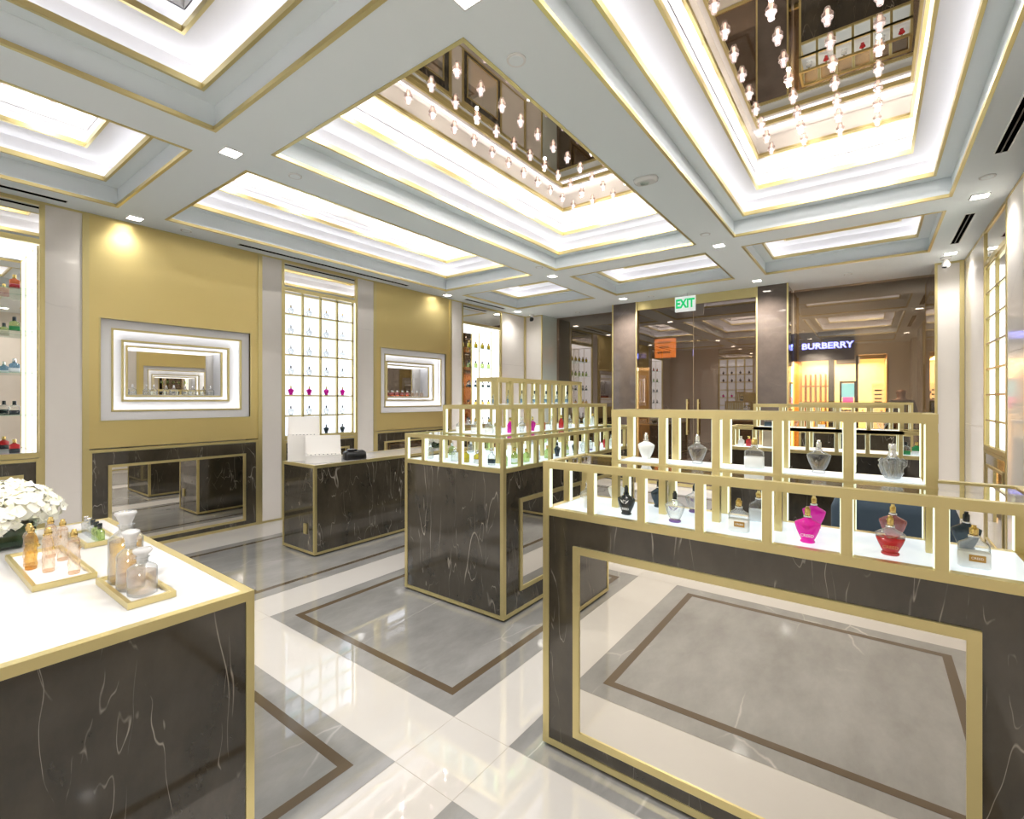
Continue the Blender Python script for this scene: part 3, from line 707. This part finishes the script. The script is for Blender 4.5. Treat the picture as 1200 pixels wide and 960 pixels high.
for (x,y), lb, mt_ in (((-2.515,.355),'clear twisted glass bottle at the left front behind the amber one on the long tray',G_PEACH),((-2.462,.352),'amber filled twisted glass bottle at the front of the long tray',G_AMBER),
      ((-2.585,.425),'twisted glass bottle with charm at the back left of the long tray',G_PEACH),((-2.376,.385),'pale pink twisted glass bottle in the middle of the long tray',G_PEACH),
      ((-2.50,.445),'twisted glass bottle at the back middle of the long tray',G_PEACH),((-2.275,.435),'twisted glass bottle standing alone at the right end of the long tray',G_PEACH)):
    twisted(lb, mt_, (x,y,TB))
def flacon(label, r, h, nk, loc, liq, lev):
    t = thing('flacon', label, 'glass flacon', loc, .4)
    hb = h-nk
    M().loft([(r*.9,r*.9,0,2.6),(r,r,.004,2.6),(r,r,hb*.82,2.6),(r*.92,r*.92,hb*.88,2.3),(r*.55,r*.55,hb*.97,2),(r*.42,r*.42,hb,2),(r*.42,r*.42,hb+.012,2),(r*.55,r*.55,hb+.016,2)], n=28).build('body', G_CLEAR, t)
    M().loft([(r*.8,r*.8,.008,2.6),(r*.9,r*.9,.012,2.6),(r*.9,r*.9,hb*lev,2.6)], n=28).build('perfume', liq, t)
    z = hb+.016
    M().loft([(r*.38,r*.38,z-.02),(r*.45,r*.45,z),(r*.40,r*.40,z+.006),(r*.62,r*.62,h-.014),(r*.72,r*.72,h-.008),(r*.66,r*.66,h-.002),(r*.4,r*.4,h)], n=24).build('stopper', bottle_glass('cut_glass', (250,250,250), (205,205,208), .3, .35) if 'cut_glass' not in MATS else MATS['cut_glass'], t)
flacon('tallest clear flacon with amber perfume and glass stopper on the small tray', .045,.24,.062,(-2.035,.522,TB),G_AMBER,.8)
flacon('middle sized glass flacon with stopper on the small tray', .036,.192,.055,(-1.945,.512,TB),G_PEACH,.75)
flacon('shortest glass flacon with stopper at the right front of the small tray', .037,.147,.045,(-1.862,.520,TB),G_PEACH,.72)
for k in range(5):
    small('tiny clear bottle, %s from left in the row behind the long tray' % ORD[k].replace('nearest','first'), G_GREEN if k > 2 else G_CLEAR, B_BLACK if k > 1 else B_SILVER, (-2.915+.055*k,.60,TB), .1, sc=.8)

# flowers
def bloom_mesh(seed, petals=46, R=.055):
    rnd = random.Random(seed); m = M()
    for k in range(petals):
        f = (k+.5)/petals; ph = math.acos(1-1.55*f); th = k*2.39996+rnd.uniform(-.2,.2)
        d = Vector((math.sin(ph)*math.cos(th), math.sin(ph)*math.sin(th), math.cos(ph)))
        u = d.cross(Vector((0,0,1)));  u = u.normalized() if u.length > .01 else Vector((1,0,0)); w = d.cross(u).normalized()
        c = d*R*rnd.uniform(.82,1.05); s = R*rnd.uniform(.26,.42); cu = rnd.uniform(.15,.5)
        g = []
        for a in (-1,-.4,.4,1):
            for b in (-1,0,.7,1.1):
                ww = (1-abs(a)**2*.35*(1.1+b)/2)
                g.append(c+u*s*a*ww+w*s*b*(1-.25*abs(a))+d*s*cu*(abs(a)**2*.7+b*b*.6)+d*rnd.uniform(-.02,.02)*s)
        m.add(g, [(i*4+j,i*4+j+1,(i+1)*4+j+1,(i+1)*4+j) for i in range(3) for j in range(3)], True)
    m.loft([(R*.2,R*.2,-R*.7),(R*.7,R*.7,-R*.4),(R*.85,R*.85,0),(R*.6,R*.6,R*.6),(R*.1,R*.1,R*.85)], n=14)
    return m
PETAL = pmat('cream_petal', (252,250,236), .6, spec=.2); PETAL.node_tree.nodes['Principled BSDF'].inputs['Subsurface Weight'].default_value = .25; PETAL.node_tree.nodes['Principled BSDF'].inputs['Subsurface Radius'].default_value = (.02,.02,.015)
LEAF = pmat('dark_leaf', (58,96,44), .35); LEAFW = pmat('wrapped_leaf', (22,52,26), .25)
def leaf_part(parent, p, d, s):
    d = Vector(d).normalized(); u = d.cross(Vector((0,0,1))).normalized(); n = u.cross(d); p = Vector(p); g = []
    for i in range(6):
        f = i/5; wd = s*.32*math.sin(PI*min(.98,f*.9+.06)); c = p+d*s*f+n*s*(-.25*f*f)
        g += [c-u*wd+n*wd*.25, c, c+u*wd+n*wd*.25]
    M().add(g, [(i*3+j,i*3+j+1,(i+1)*3+j+1,(i+1)*3+j) for i in range(5) for j in range(2)], True).build('leaf', LEAF, parent)
def arrangement(label, loc, R, vw, vh, nb, br):
    t = thing('flower_arrangement', label, 'flowers', loc)
    M().box(-vw,vw,-vw,vw,0,.008).frame('z', .008, vh, -vw,vw,-vw,vw,.005).build('glass_vase', PGLASS, t)
    BX(-vw+.008,vw-.008,-vw+.008,vw-.008,.01,vh*.93).build('leaf_wrap', LEAFW, t)
    rnd = random.Random(3)
    meshes = [bloom_mesh(s, 46, br).build('bloom', PETAL, t) for s in (1,2)]
    for i in range(nb):
        f = (i+.5)/nb; ph = math.acos(1-.92*f); th = i*2.39996
        pos = Vector((math.sin(ph)*math.cos(th)*R, math.sin(ph)*math.sin(th)*R, vh+.01+math.cos(ph)*R*.72))
        o = meshes[i] if i < 2 else meshes[i % 2].copy()
        if i >= 2: C.objects.link(o); o.parent = t
        o.location = pos; o.rotation_euler = (math.sin(ph)*-math.sin(th)*.9, math.sin(ph)*math.cos(th)*.9, rnd.uniform(0,6)); o.scale = (rnd.uniform(.9,1.15),)*3
    for i in range(16):
        th = i*2.1; el = rnd.uniform(.0,1.); rr = R*.85
        p = (math.cos(th)*rr*math.cos(el), math.sin(th)*rr*math.cos(el), vh+.02+rr*.7*math.sin(el))
        leaf_part(t, p, (math.cos(th), math.sin(th), .7), R*.42)
    return t
arrangement('dome of cream white roses in a leaf lined glass vase beside the trays', (-2.975,.335,CZ), .135,.095,.11,15,.06)
arrangement('small bunch of white flowers in a glass cube on the cash counter', (-4.50,4.38,CZ), .075,.05,.085,8,.04)

# things on the cash counter
CARD = pmat('white_card', (232,228,222), .45)
def sample_box(name, label, loc, rz, w, d, h, lid):
    t = thing(name, label, 'display box', loc, rz)
    BX(-w/2,w/2,-d/2,d/2,0,h).build('body', CARD, t, .003)
    m = M(); m.frame('z', h, h+.022, -w/2,w/2,-d/2,d/2,.012); m.build('tray_rim', CARD, t)
    q = M()                                                   # lid leaning back, hinged on the long rear edge
    a = math.radians(18); y0 = d/2-.01; dy = math.sin(a)*lid; dzz = math.cos(a)*lid
    p = [(-w/2,y0,h+.02),(w/2,y0,h+.02),(w/2,y0+dy,h+.02+dzz),(-w/2,y0+dy,h+.02+dzz)]
    off = Vector((0,.012,-.004)); q.add(p+[tuple(Vector(k)+off) for k in p], [(0,1,2,3),(7,6,5,4),(0,4,5,1),(1,5,6,2),(2,6,7,3),(3,7,4,0)])
    for sx in (-w/2, w/2-.004): q.add([(sx,y0,h+.02),(sx,y0+dy,h+.02+dzz),(sx,y0-.09,h+.022),(sx+.004,y0,h+.02),(sx+.004,y0+dy,h+.02+dzz),(sx+.004,y0-.09,h+.022)], [(0,1,2),(5,4,3),(0,3,4,1),(1,4,5,2),(2,5,3,0)])
    q.build('lid', CARD, t)
    r = M()
    for k in range(7): r.cyl(-w/2+.05+k*(w-.1)/6, -d*.1, h, h+.0235, .006, n=10)
    r.build('sample_vial', INKD, t)
    return t
sample_box('sample_box', 'taller white card display box with open lid standing behind the other on the cash counter', (-4.67,2.67,CZ), math.radians(60), .30, .15, .245, .19)
b2 = sample_box('sample_box', 'lower white card display box with open lid at the corner of the cash counter', (-4.385,2.715,CZ), math.radians(60), .33, .16, .06, .19)
cp = thing('card_terminal', 'black card printer lying on the cash counter beside the white boxes', 'card printer', (-4.36,3.06,CZ), math.radians(70)); cp.scale = (.85,.85,.85)
M().loft([(.13,.085,0,5),(.135,.09,.01,5),(.13,.088,.085,5),(.115,.075,.10,4)], n=28).build('body', pmat('black_plastic', (22,22,24), .3), cp)
BX(-.09,.02,-.05,.05,.10,.125).build('paper_cover', MATS['black_plastic'], cp, .01); BX(.04,.10,-.05,.04,.10,.108).build('keypad', pmat('dark_keys', (70,70,74), .4), cp, .002)

# ------------------------------------------------------------------ wall units
def dark_base(t, X, s, y0, y1, ztop, door_split=True, inner=(.14,.10,.12), mir=True):
    """dark stone base with gold framed mirror doors; s=+1 faces +x (left wall), -1 faces -x"""
    BX(X-s*.3, X, y0, y1, .02, ztop).build('base_stone', DARK, t)
    m = M(); m.frame('x', X-s*.01, X+s*.006, y0, y1, .0, ztop+.035, .022, .03); m.build('base_frame', GOLD, t)
    a, zb, zt = inner; ya, yb, za, zb2 = y0+a, y1-a, .075, ztop-zt
    M().frame('x', X-s*.002, X+s*.010, ya, yb, za, zb2, .028, .026).build('door_frame', GOLD, t)
    yc = (ya+yb)/2
    for k, (p, q) in enumerate(((ya+.028, yc-.001), (yc+.001, yb-.028))):
        BX(X-s*.001, X+s*.003, p, q, za+.026, zb2-.026).build('mirror_door', MIRROR, t)
def vitrine(name, label, X, s, y0, y1, bottles, btl):
    t = thing(name, label, 'wall panel')
    # big brushed panel with an opening
    oy0, oy1, oz0, oz1 = y0+.135, y1-.14, 1.295, 2.277
    m = M(); P0, P1 = X-s*.04, X-s*.002
    ya, yb = y0+.05, y1-.05
    m.box(P0,P1,ya,oy0,1.03,ZC-.015); m.box(P0,P1,oy1,yb,1.03,ZC-.015); m.box(P0,P1,oy0,oy1,1.03,oz0); m.box(P0,P1,oy0,oy1,oz1,ZC-.015)
    m.build('gold_panel', GOLDP, t)
    m = M()
    for a in (y0, y1-.05): m.box(X-s*.05, X+s*.008, a, a+.05, 0, ZC-.001)
    m.box(X-s*.02, X+s*.006, y0+.05, y1-.05, ZC-.015, ZC-.001); m.build('side_post', GOLD, t)
    M().frame('x', X-s*.04, X+s*.004, oy0-.012, oy1+.012, oz0-.012, oz1+.012, .012).build('opening_trim', GOLD, t)
    # white stepped surround and glowing steps
    w = M().frame('x', X-s*.035, X-s*.028, oy0, oy1, oz0, oz1, .09); w.build('white_surround', COVEP, t)
    steps = [(.085,.018,.02), (.185,.018,.10), (.235,.016,.16)]
    for k, (i, wd, dp) in enumerate(steps):
        zi = i*.98
        f = M().frame('x', X-s*(dp+.02), X-s*dp, oy0+i, oy1-i, oz0+zi, oz1-zi, wd); f.build('step_frame', GOLD, t)
        if k < 2:
            i2 = steps[k+1][0]; d2 = steps[k+1][2]
            n_ = M().frame('x', X-s*(d2+.03), X-s*(d2+.021), oy0+i-.01, oy1-i+.01, oz0+zi-.01, oz1-zi+.01, i2-i+.03); n_.build('step_face', COVEP, t)
            M().frame('x', X-s*(d2+.02), X-s*(dp+.024), oy0+i-.012, oy1-i+.012, oz0+zi-.012, oz1-zi+.012, .004).build('step_side', COVEP, t)
            M().frame('x', X-s*(dp+.032), X-s*(dp+.024), oy0+i-.006, oy1-i+.006, oz0+zi-.006, oz1-zi+.006, .014).build('glow_line', VGLOW, t)
    i = steps[-1][0]; zi = i*.98
    ia, ib, ja, jb = oy0+i+.012, oy1-i-.012, oz0+zi+.012, oz1-zi-.012
    b = M(); b.box(X-s*.17,X-s*.38,ia-.01,ia,ja,jb); b.box(X-s*.17,X-s*.38,ib,ib+.01,ja,jb); b.box(X-s*.17,X-s*.38,ia,ib,jb,jb+.008); b.box(X-s*.17,X-s*.38,ia,ib,ja-.008,ja)
    b.build('niche_lining', COVEP, t)
    BX(X-s*.385,X-s*.38,ia,ib,ja,jb).build('niche_mirror', MIRROR, t)
    BX(X-s*.18,X-s*.37,ia+.01,ib-.01,jb-.006,jb-.002).build('niche_light', STRIP, t)
    dark_base(t, X, s, y0+.05, y1-.05, .985)
    for k in range(bottles):
        yy = ia+.07+(ib-ia-.14)*k/(bottles-1)
        btl(k, (X-s*.27, yy, ja+.0005))
    return t
def vb1(k, loc): square('clear square bottle, %s from left in the nearer gold wall window' % ORD[k].replace('nearest','first'), B_SILVER, loc, PI/2, front=False, lower=G_CLEAR)
def vb2(k, loc): small('white capped pink perfume bottle, %s from left in the farther gold wall window' % ORD[k].replace('nearest','first'), G_PINK if k < 5 else G_PEACH, B_WHITE, loc, PI/2, low=B_ORANGE if k < 5 else None, sc=1.05)
vitrine('gold_wall_panel', 'tall brushed gold wall panel with lit window of clear bottles and mirrored base', XL, 1, 1.18, 2.83, 5, vb1)
vitrine('gold_wall_panel', 'tall brushed gold wall panel with lit window of pink bottles', XL, 1, 4.45, 6.10, 8, vb2)
def no(k, loc): pass
vitrine('gold_wall_panel', 'brushed gold wall panel with lit window on the right wall', XR, -1, 3.65, 5.30, 2, no)

def cab_shell(t, X, s, y0, y1, zb=1.03, zt=2.87):
    """gold frame, transom mirror, base"""
    m = M()
    for a in (y0, y1-.035): m.box(X-s*.03, X+s*.006, a, a+.035, 0, ZC-.001)
    m.box(X-s*.03,X+s*.004,y0+.035,y1-.035,ZC-.035,ZC-.001); m.box(X-s*.04,X+s*.004,y0+.035,y1-.035,zt,zt+.045)
    m.box(X-s*.04,X+s*.008,y0+.035,y1-.035,zb-.045,zb)
    m.build('gold_frame', GOLD, t)
    BX(X-s*.012,X-s*.008,y0+.035,y1-.035,zt+.045,ZC-.035).build('transom_mirror', MIRROR, t)
    dark_base(t, X, s, y0+.035, y1-.035, .945, inner=(.10,.1,.10))
def grid_cab(label, X, s, y0, y1, nb=True, axis='x', lb=LBOX, rows=7, cols=4):
    t = thing('grid_cabinet', label, 'wall cabinet')
    cab_shell(t, X, s, y0, y1)
    a, b, z0, z1 = y0+.035, y1-.035, 1.03, 2.87
    BX(X-s*.15,X-s*.145,a,b,z0,z1).build('light_panel', lb, t)
    m = M()
    b2 = b-.035
    for i in range(cols+1):
        y = a+(b2-a)*i/cols; m.box(X-s*.030,X-s*.002,y-.012,y+.012,z0,z1)
    for j in range(rows+1):
        z = z0+(z1-z0-.03)*j/rows; m.box(X-s*.002,X-s*.030,a,b2,z-.010,z+.008)
    m.build('grid', GOLD, t)
    for j in range(rows): z = z0+(z1-z0-.03)*j/rows; BX(X-s*.030,X-s*.142,a,b2,z+.001,z+.008).build("glass_shelf", SHELFG, t)
    m = M(); m.box(X-s*.14,X-s*.006,b-.012,b-.004,z0,z1); m.build('side_light', STRIP, t)
    return t, a, b2, z0, (z1-z0-.03)/rows
g2, ga, gb, gz, gh = grid_cab('backlit white grid cabinet with seven rows of bottles behind the cash counter', XL, 1, 3.07, 4.175)
ROWS = ['bottom','second from bottom','third from bottom','fourth from bottom','fifth from bottom','second from top','top']
COLS = ['first','second','third','last']
spec = [(B_NAVY,B_BLACK,'slate black'),(G_CLEAR,B_BLACK,'clear dark capped'),(B_MAG,CAPG,'magenta'),(G_CLEAR,B_BLACK,'clear black capped'),(G_CLEAR,B_SILVER,'clear silver capped'),(G_CLEAR,B_SILVER,'clear silver capped'),(G_CLEAR,CAPG,'clear gold capped')]
for j in range(7):
    first = None
    for i in range(4):
        bo, cp, nm = spec[j]; loc = (XL-.075, ga+(gb-ga)*(i+.5)/4, gz+gh*j+.0085)
        lb = '%s urn bottle, lit grid cabinet, %s row, %s column' % (nm, ROWS[j], COLS[i])
        if first is None: first = urn(lb, bo, cp, loc=loc, rz=PI/2, emblem=INKD if bo is G_CLEAR else None, foot=B_SILVER if bo is G_CLEAR else None, grp='bottles in the lit grid, %s row' % ROWS[j])
        else: dup(first, loc, lb, PI/2)
gr_, ra, rb, rz_, rh = grid_cab('warm backlit grid cabinet recessed in the right wall', XR, -1, 5.90, 6.95, lb=LBOXW, cols=2)
# grid cabinet on the back wall (seen in the glass)
t = thing('grid_cabinet', 'backlit grid cabinet on the rear wall, seen only mirrored in the door glass', 'wall cabinet')
BX(-4.2,-3.12,-1.10,-1.09,1.03,2.87).build('light_panel', LBOX, t)
m = M()
for i in range(5): x = -4.2+1.08*i/4; m.box(x-.012,x+.012,-1.085,YB+.004,1.03,2.87)
for j in range(8): z = 1.03+1.84*j/7; m.box(-4.2,-3.12,-1.085,YB+.002,z-.012,z+.012)
m.box(-4.22,-3.10,-1.3,YB+.004,0,.06).build('grid', GOLD, t); BX(-4.2,-3.12,-1.3,YB+.001,.06,1.018).build('base_stone', DARK, t)
BX(-4.2,-3.12,-1.0,-.955,2.885,ZC-.01).build('transom_mirror', MIRROR, t)
rr = None
for i in range(4):
    for j in (2, 4, 5):
        loc = (-4.2+1.08*(i+.5)/4, -1.03, 1.0425+1.84*j/7); lb = '%s urn bottle in the rear wall grid cabinet seen in the door glass' % ('magenta' if j == 2 else 'dark')
        urn(lb, B_MAG if j == 2 else B_NAVY, CAPG, loc=loc, rz=PI, grp='bottles in the rear grid cabinet, %s' % ('magenta row' if j == 2 else 'dark rows'))

# shelf cabinet nearest on the left wall (clear back mirror, lit sides)
def shelf_cab(label, y0, y1, back, right_panel=None):
    X = XL
    t = thing('shelf_cabinet', label, 'wall cabinet'); cab_shell(t, X, 1, y0, y1)
    a, b = y0+.035, y1-.035
    BX(X-.40,X-.395,a,b,1.03,2.87).build('back_panel', back, t)
    BX(X-.395,X-.03,a,b,2.86,2.868).build('top_light', STRIP, t)
    BX(X-.395,X-.01,a,b,1.02,1.03).build('deck', WHITEG, t)
    m = M()
    for y in (a+.002, b-.010): m.box(X-.385,X-.26,y,y+.008,1.035,2.84); m.box(X-.22,X-.04,y,y+.008,1.035,2.84)
    m.build('side_light', STRIP, t)
    m = M()
    for x in (X-.24, X-.03): m.box(x,x+.012,b-.014,b-.002,1.03,2.86)
    m.build('side_trim', GOLD, t)
    for z in (1.365,1.735,2.10,2.47): BX(X-.38,X-.04,a+.005,b-.015,z-.008,z).build('glass_shelf', SHELFG, t)
    return t
shelf_cab('glass shelf cabinet with lit sides at the left edge, beside the flowers', -.18, .93, MIRROR)
sh = [(1.0305,'red',G_RED,CAPG,B_BLACK),(1.3655,'dark labelled',G_CLEAR,B_BLACK,B_BLACK),(1.7355,'clear blue tinted',G_BLUE,B_SILVER,FROST),(2.1005,'green',G_GREEN,B_BLACK,B_GREENL),(2.4705,'orange red',B_ORANGE,CAPG,G_RED)]
for z, nm, bo, cp, lo in sh:
    for k, yy in enumerate((.755,.40,.05)):
        small('%s square bottle on the left edge shelf cabinet, %s' % (nm, ('right end of its shelf','middle of its shelf','left end of its shelf')[k]), bo, cp, (XL-.12,yy,z), PI/2, low=lo, sc=1.2)
shelf_cab('glass shelf cabinet with rows of yellow bottles at the far left', 6.36, 7.53, MIRROR)
lv = [(1.0305,'clear black capped',G_CLEAR,B_BLACK,None,'lowest deck'),(1.3655,'gold',G_AMBER,B_BLACK,None,'shelf second from bottom'),(1.7355,'blue labelled',G_CLEAR,B_BLACK,B_NAVY,'middle shelf'),(2.1005,'pale yellow',G_GREEN,B_BLACK,None,'shelf second from top'),(2.4705,'bright yellow',B_YELL,CAPG,None,'top shelf')]
for z, nm, bo, cp, lo, sh_ in lv:
    f = None
    for k in range(5):
        lb = '%s bottle, %s of the far wall cabinet, %s from left' % (nm, sh_, ORD[k].replace('nearest','first')); loc = (XL-.12, 6.50+.19*k, z)
        if f is None: f = small(lb, bo, cp, loc, PI/2, low=lo, grp='bottles on the %s of the far cabinet' % sh_, sc=1.25)
        else: dup(f, loc, lb, PI/2, sc=1.25)

# chair seen through the near showcase
t = thing('lounge_chair', 'dark slate upholstered chair with brown side behind the nearest right showcase', 'chair', (.06,3.35,0), math.radians(8))
SL = pmat('slate_velvet', (62,78,92), .8); BRN = pmat('brown_leather', (72,56,46), .5)
M().box(-.25,.25,-.22,.24,.30,.44).build('seat', SL, t, .03)
M().loft([(.24,.05,.44,5),(.26,.06,.5,5),(.26,.06,.92,5),(.24,.045,.98,4)], y=-.20, n=28).build('backrest', SL, t)
for sx in (-.29,.29): M().box(sx-.035,sx+.035,-.22,.22,.30,.64).build('armrest', BRN, t, .02)
for sx in (-.26,.26):
    for sy in (-.2,.2): M().cyl(sx,sy,0,.30,.014,.02,10).build('leg', BLACK, t)

# ------------------------------------------------------------------ the mall beyond the glass
MALLW = pmat('mall_wall', (150,138,118), .4); MALLF = pmat('mall_floor', (120,108,94), .15)
struct('floor_mall', BX(-12,8,9.0,16.6,-.1,-.001), MALLF)
mc = struct('ceiling_mall', BX(-12,8,9.05,16.6,4.2,4.3), MALLW)
mw = struct('wall_mall', BX(-12,-1.62,14,14.2,0,4.2).box(.32,8,14,14.2,0,4.2).box(-1.62,.32,14,14.2,2.55,4.2).box(-12.2,-12,9,16.6,0,4.2).box(8,8.2,9,16.6,0,4.2).box(-12,8,16.5,16.6,0,4.2), MALLW)
sf = thing('shopfront', 'lit shopfront across the mall with blue sign above golden interior', 'shopfront')
WARM = emis('warm_shop_wall_glow', (255,206,116), 1.7); NAVYF = pmat('navy_fascia', (16,18,44), .3)  # WARM: wall that glows by itself, standing in for the lit shop interior
BX(-1.62,-.30,13.93,13.995,2.45,3.15).build('fascia', NAVYF, sf)
text('BURBERRY', emis('blue_sign', (90,110,255), 7.), sf, .205, (-.85,13.92,2.80), FACING, sx=1.08, bold=.007)
BX(-1.62,.32,16.3,16.4,0,2.6).build('rear_wall', WARM, sf)
m = M(); m.box(-1.64,-1.60,14,16.3,0,2.55); m.box(.30,.34,14,16.3,0,2.55); m.build('side_wall', pmat('honey_wood', (214,160,88), .4), sf)
m = M(); m.box(-.82,-.70,13.95,14.05,0,2.55); m.build('stone_pier', pmat('grey_pier', (96,100,98), .3), sf)
m = M()
for x in (-.28,): m.box(x,x+.05,13.97,14.02,0,2.55)
m.build('mullion', BLACK, sf)
m = M()
for k in range(6): m.box(-1.5+.12*k,-1.47+.12*k,15.9,16.2,0,2.2)
for k in range(4): m.box(-1.55,-.95,15.8,16.2,.5+.45*k,.53+.45*k)
m.build('shelving', pmat('shelf_wood', (150,98,44), .5), sf)
M().frame('y',14.6,14.7,-.62,-.28,1.2,1.95,.04).build('screen_frame', BLACK, sf)
BX(-.58,-.32,14.62,14.64,1.55,1.9).build('teal_display', pmat('teal_display', (110,190,200), .5, emis=(120,195,225), es=1.6), sf)
BX(-.56,-.34,14.60,14.62,1.30,1.55).build('pink_display', pmat('pink_display', (236,90,170), .5, emis=(236,90,170), es=1.5), sf)
BX(.03,.27,14.5,14.6,0,1.88).build('white_banner', pmat('cream_banner', (250,226,170), .5, emis=(250,220,160), es=1.2), sf)
m = M()
for z in (1.70,1.60,1.50,1.42): m.box(.08,.22,14.49,14.499,z,z+.03)
m.build('banner_pattern', BLACK, sf)
m = M()
for k in range(4): m.frame('y',13.96,13.975,-.66+.1*k,-.58+.1*k,2.36,2.48,.012)
m.box(-.66,-.2,13.976,13.98,2.34,2.5).build('pattern_band', CARD, sf)
t = thing('hanging_sign', 'orange sign with dark lettering hanging beyond the glass door', 'sign', (-3.8,11,2.46))
BX(-.24,.24,-.02,.02,0,.44).build('board', pmat('orange_board', (236,150,70), .4, emis=(240,150,70), es=2.6), t)
m = M()
for z, w in ((.33,.17),(.22,.12),(.10,.17)):
    for k in range(int(w/.022)): m.box(-w+k*.044,-w+.03+k*.044,-.024,-.02,z,z+.045)
m.build('lettering', BLACK, t)
for x in (-.2,.2): M().cyl(x,0,.44,1.74,.006,n=8).build('hanger', BLACK, t)
# orange glowing panels on the mall ceiling line
# man beyond the glass
def person(label, loc, rz):
    t = thing('person', label, 'person', loc, rz)
    def skin(name, pts, edges, rad, mat, parent, sub=2):
        me = bpy.data.meshes.new(name); me.from_pydata(pts, edges, []); o = bpy.data.objects.new(name, me); C.objects.link(o); o.parent = parent
        me.materials.append(mat); sm = o.modifiers.new('skin', 'SKIN'); sm.use_smooth_shade = True
        for i, r in enumerate(rad): me.skin_vertices[0].data[i].radius = (r if isinstance(r, tuple) else (r, r))
        me.skin_vertices[0].data[0].use_root = True
        s = o.modifiers.new('sub', 'SUBSURF'); s.levels = sub; s.render_levels = sub
        return o
    P = [(0,0,.96),(0,0,1.15),(0,0,1.36),(0,0,1.50),(0,-.01,1.60),(0,-.01,1.70),
         (-.18,0,1.43),(-.25,.01,1.16),(-.23,-.09,.92),(-.22,-.13,.83), (.18,0,1.43),(.25,.01,1.16),(.23,-.09,.92),(.22,-.13,.83),
         (-.10,0,.88),(-.11,-.02,.50),(-.11,.02,.09),(-.11,-.14,.04), (.10,0,.88),(.11,-.02,.50),(.11,.02,.09),(.11,-.14,.04)]
    E = [(0,1),(1,2),(2,3),(3,4),(4,5),(2,6),(6,7),(7,8),(8,9),(2,10),(10,11),(11,12),(12,13),(0,14),(14,15),(15,16),(16,17),(0,18),(18,19),(19,20),(20,21)]
    Rr = [(.16,.12),(.15,.11),(.17,.11),.055,.075,.085,.07,.048,.032,.028,.07,.048,.032,.028,.09,.062,.042,.035,.09,.062,.042,.035]
    body = skin('body', P, E, Rr, pmat('skin_tone', (150,108,84), .5), t)
    P2 = [(0,0,.93),(0,0,1.15),(0,0,1.36),(0,0,1.46),(-.18,0,1.43),(-.25,.01,1.16),(-.235,-.08,.95),(.18,0,1.43),(.25,.01,1.16),(.235,-.08,.95)]
    skin('dark_jacket', P2, [(0,1),(1,2),(2,3),(2,4),(4,5),(5,6),(2,7),(7,8),(8,9)], [(.175,.135),(.17,.125),(.185,.125),.07,.082,.06,.045,.082,.06,.045], pmat('dark_cloth', (26,24,28), .8), t)
    P3 = [(0,0,.95),(-.10,0,.86),(-.11,-.02,.50),(-.11,.02,.12),(.10,0,.86),(.11,-.02,.50),(.11,.02,.12)]
    skin('trousers', P3, [(0,1),(1,2),(2,3),(0,4),(4,5),(5,6)], [(.165,.125),.10,.075,.06,.10,.075,.06], MATS['dark_cloth'], t)
    f = M()
    f.loft([(.012,.014,1.615),(.016,.02,1.625),(.008,.010,1.665)], y=-.095, n=10)
    for sx in (-.085,.085): f.loft([(.008,.014,1.61),(.012,.02,1.64),(.008,.016,1.67)], x=sx, y=0, n=10)
    f.build('face', MATS['skin_tone'], t)
    h = M()
    for sx in (-.22,.22):
        for k in range(4): h.tube([(sx-.02+.013*k,-.135,.82),(sx-.022+.014*k,-.15,.775),(sx-.02+.013*k,-.145,.745-.006*abs(1.5-k))], .0085, 8)
        h.tube([(sx+(.03 if sx < 0 else -.03),-.13,.83),(sx+(.045 if sx < 0 else -.045),-.15,.79)], .009, 8)
    h.build('fingers', MATS['skin_tone'], t)
    return t
person('bald man in dark jacket standing beyond the right window glass', (.49,12.2,0), math.radians(-150))

# ------------------------------------------------------------------ light, camera, output
def area(name, loc, size, e, col, rot=(0,0,0), sy=None):
    L = bpy.data.lights.new(name, 'AREA'); L.energy = e; L.color = col; L.size = size
    if sy: L.shape = 'RECTANGLE'; L.size_y = sy
    o = bpy.data.objects.new(name, L); C.objects.link(o); o.location = loc; o.rotation_euler = rot
    return o
area('shop_ceiling_lamp', (-.65,15.2,2.5), 1.6, 120, (1,.78,.45), sy=2.0)
area('mall_ceiling_lamp', (-2,11.5,4.15), 4, 190, (1,.88,.74), sy=2.)

w = bpy.data.worlds.new('world'); S.world = w; w.use_nodes = True
w.node_tree.nodes['Background'].inputs[0].default_value = (.5,.5,.5,1); w.node_tree.nodes['Background'].inputs[1].default_value = .05
cam = bpy.data.cameras.new('camera'); co = bpy.data.objects.new('camera', cam); C.objects.link(co); S.camera = co
cam.sensor_width = 36; cam.lens = 562/1200*36; cam.shift_y = -.01; cam.clip_start = .02
co.location = (0,0,1.5); co.rotation_euler = (PI/2, 0, math.atan(420/562))
S.view_settings.view_transform = 'Standard'; S.view_settings.look = 'None'; S.view_settings.gamma = 1; S.view_settings.use_curve_mapping = False
S.view_settings.exposure = 1.25
c = S.cycles; c.use_denoising = True; c.max_bounces = 12; c.diffuse_bounces = 5; c.glossy_bounces = 7; c.transmission_bounces = 8; c.transparent_max_bounces = 16
c.caustics_reflective = False; c.caustics_refractive = False; c.sample_clamp_indirect = 8; c.use_light_tree = True; c.blur_glossy = .3
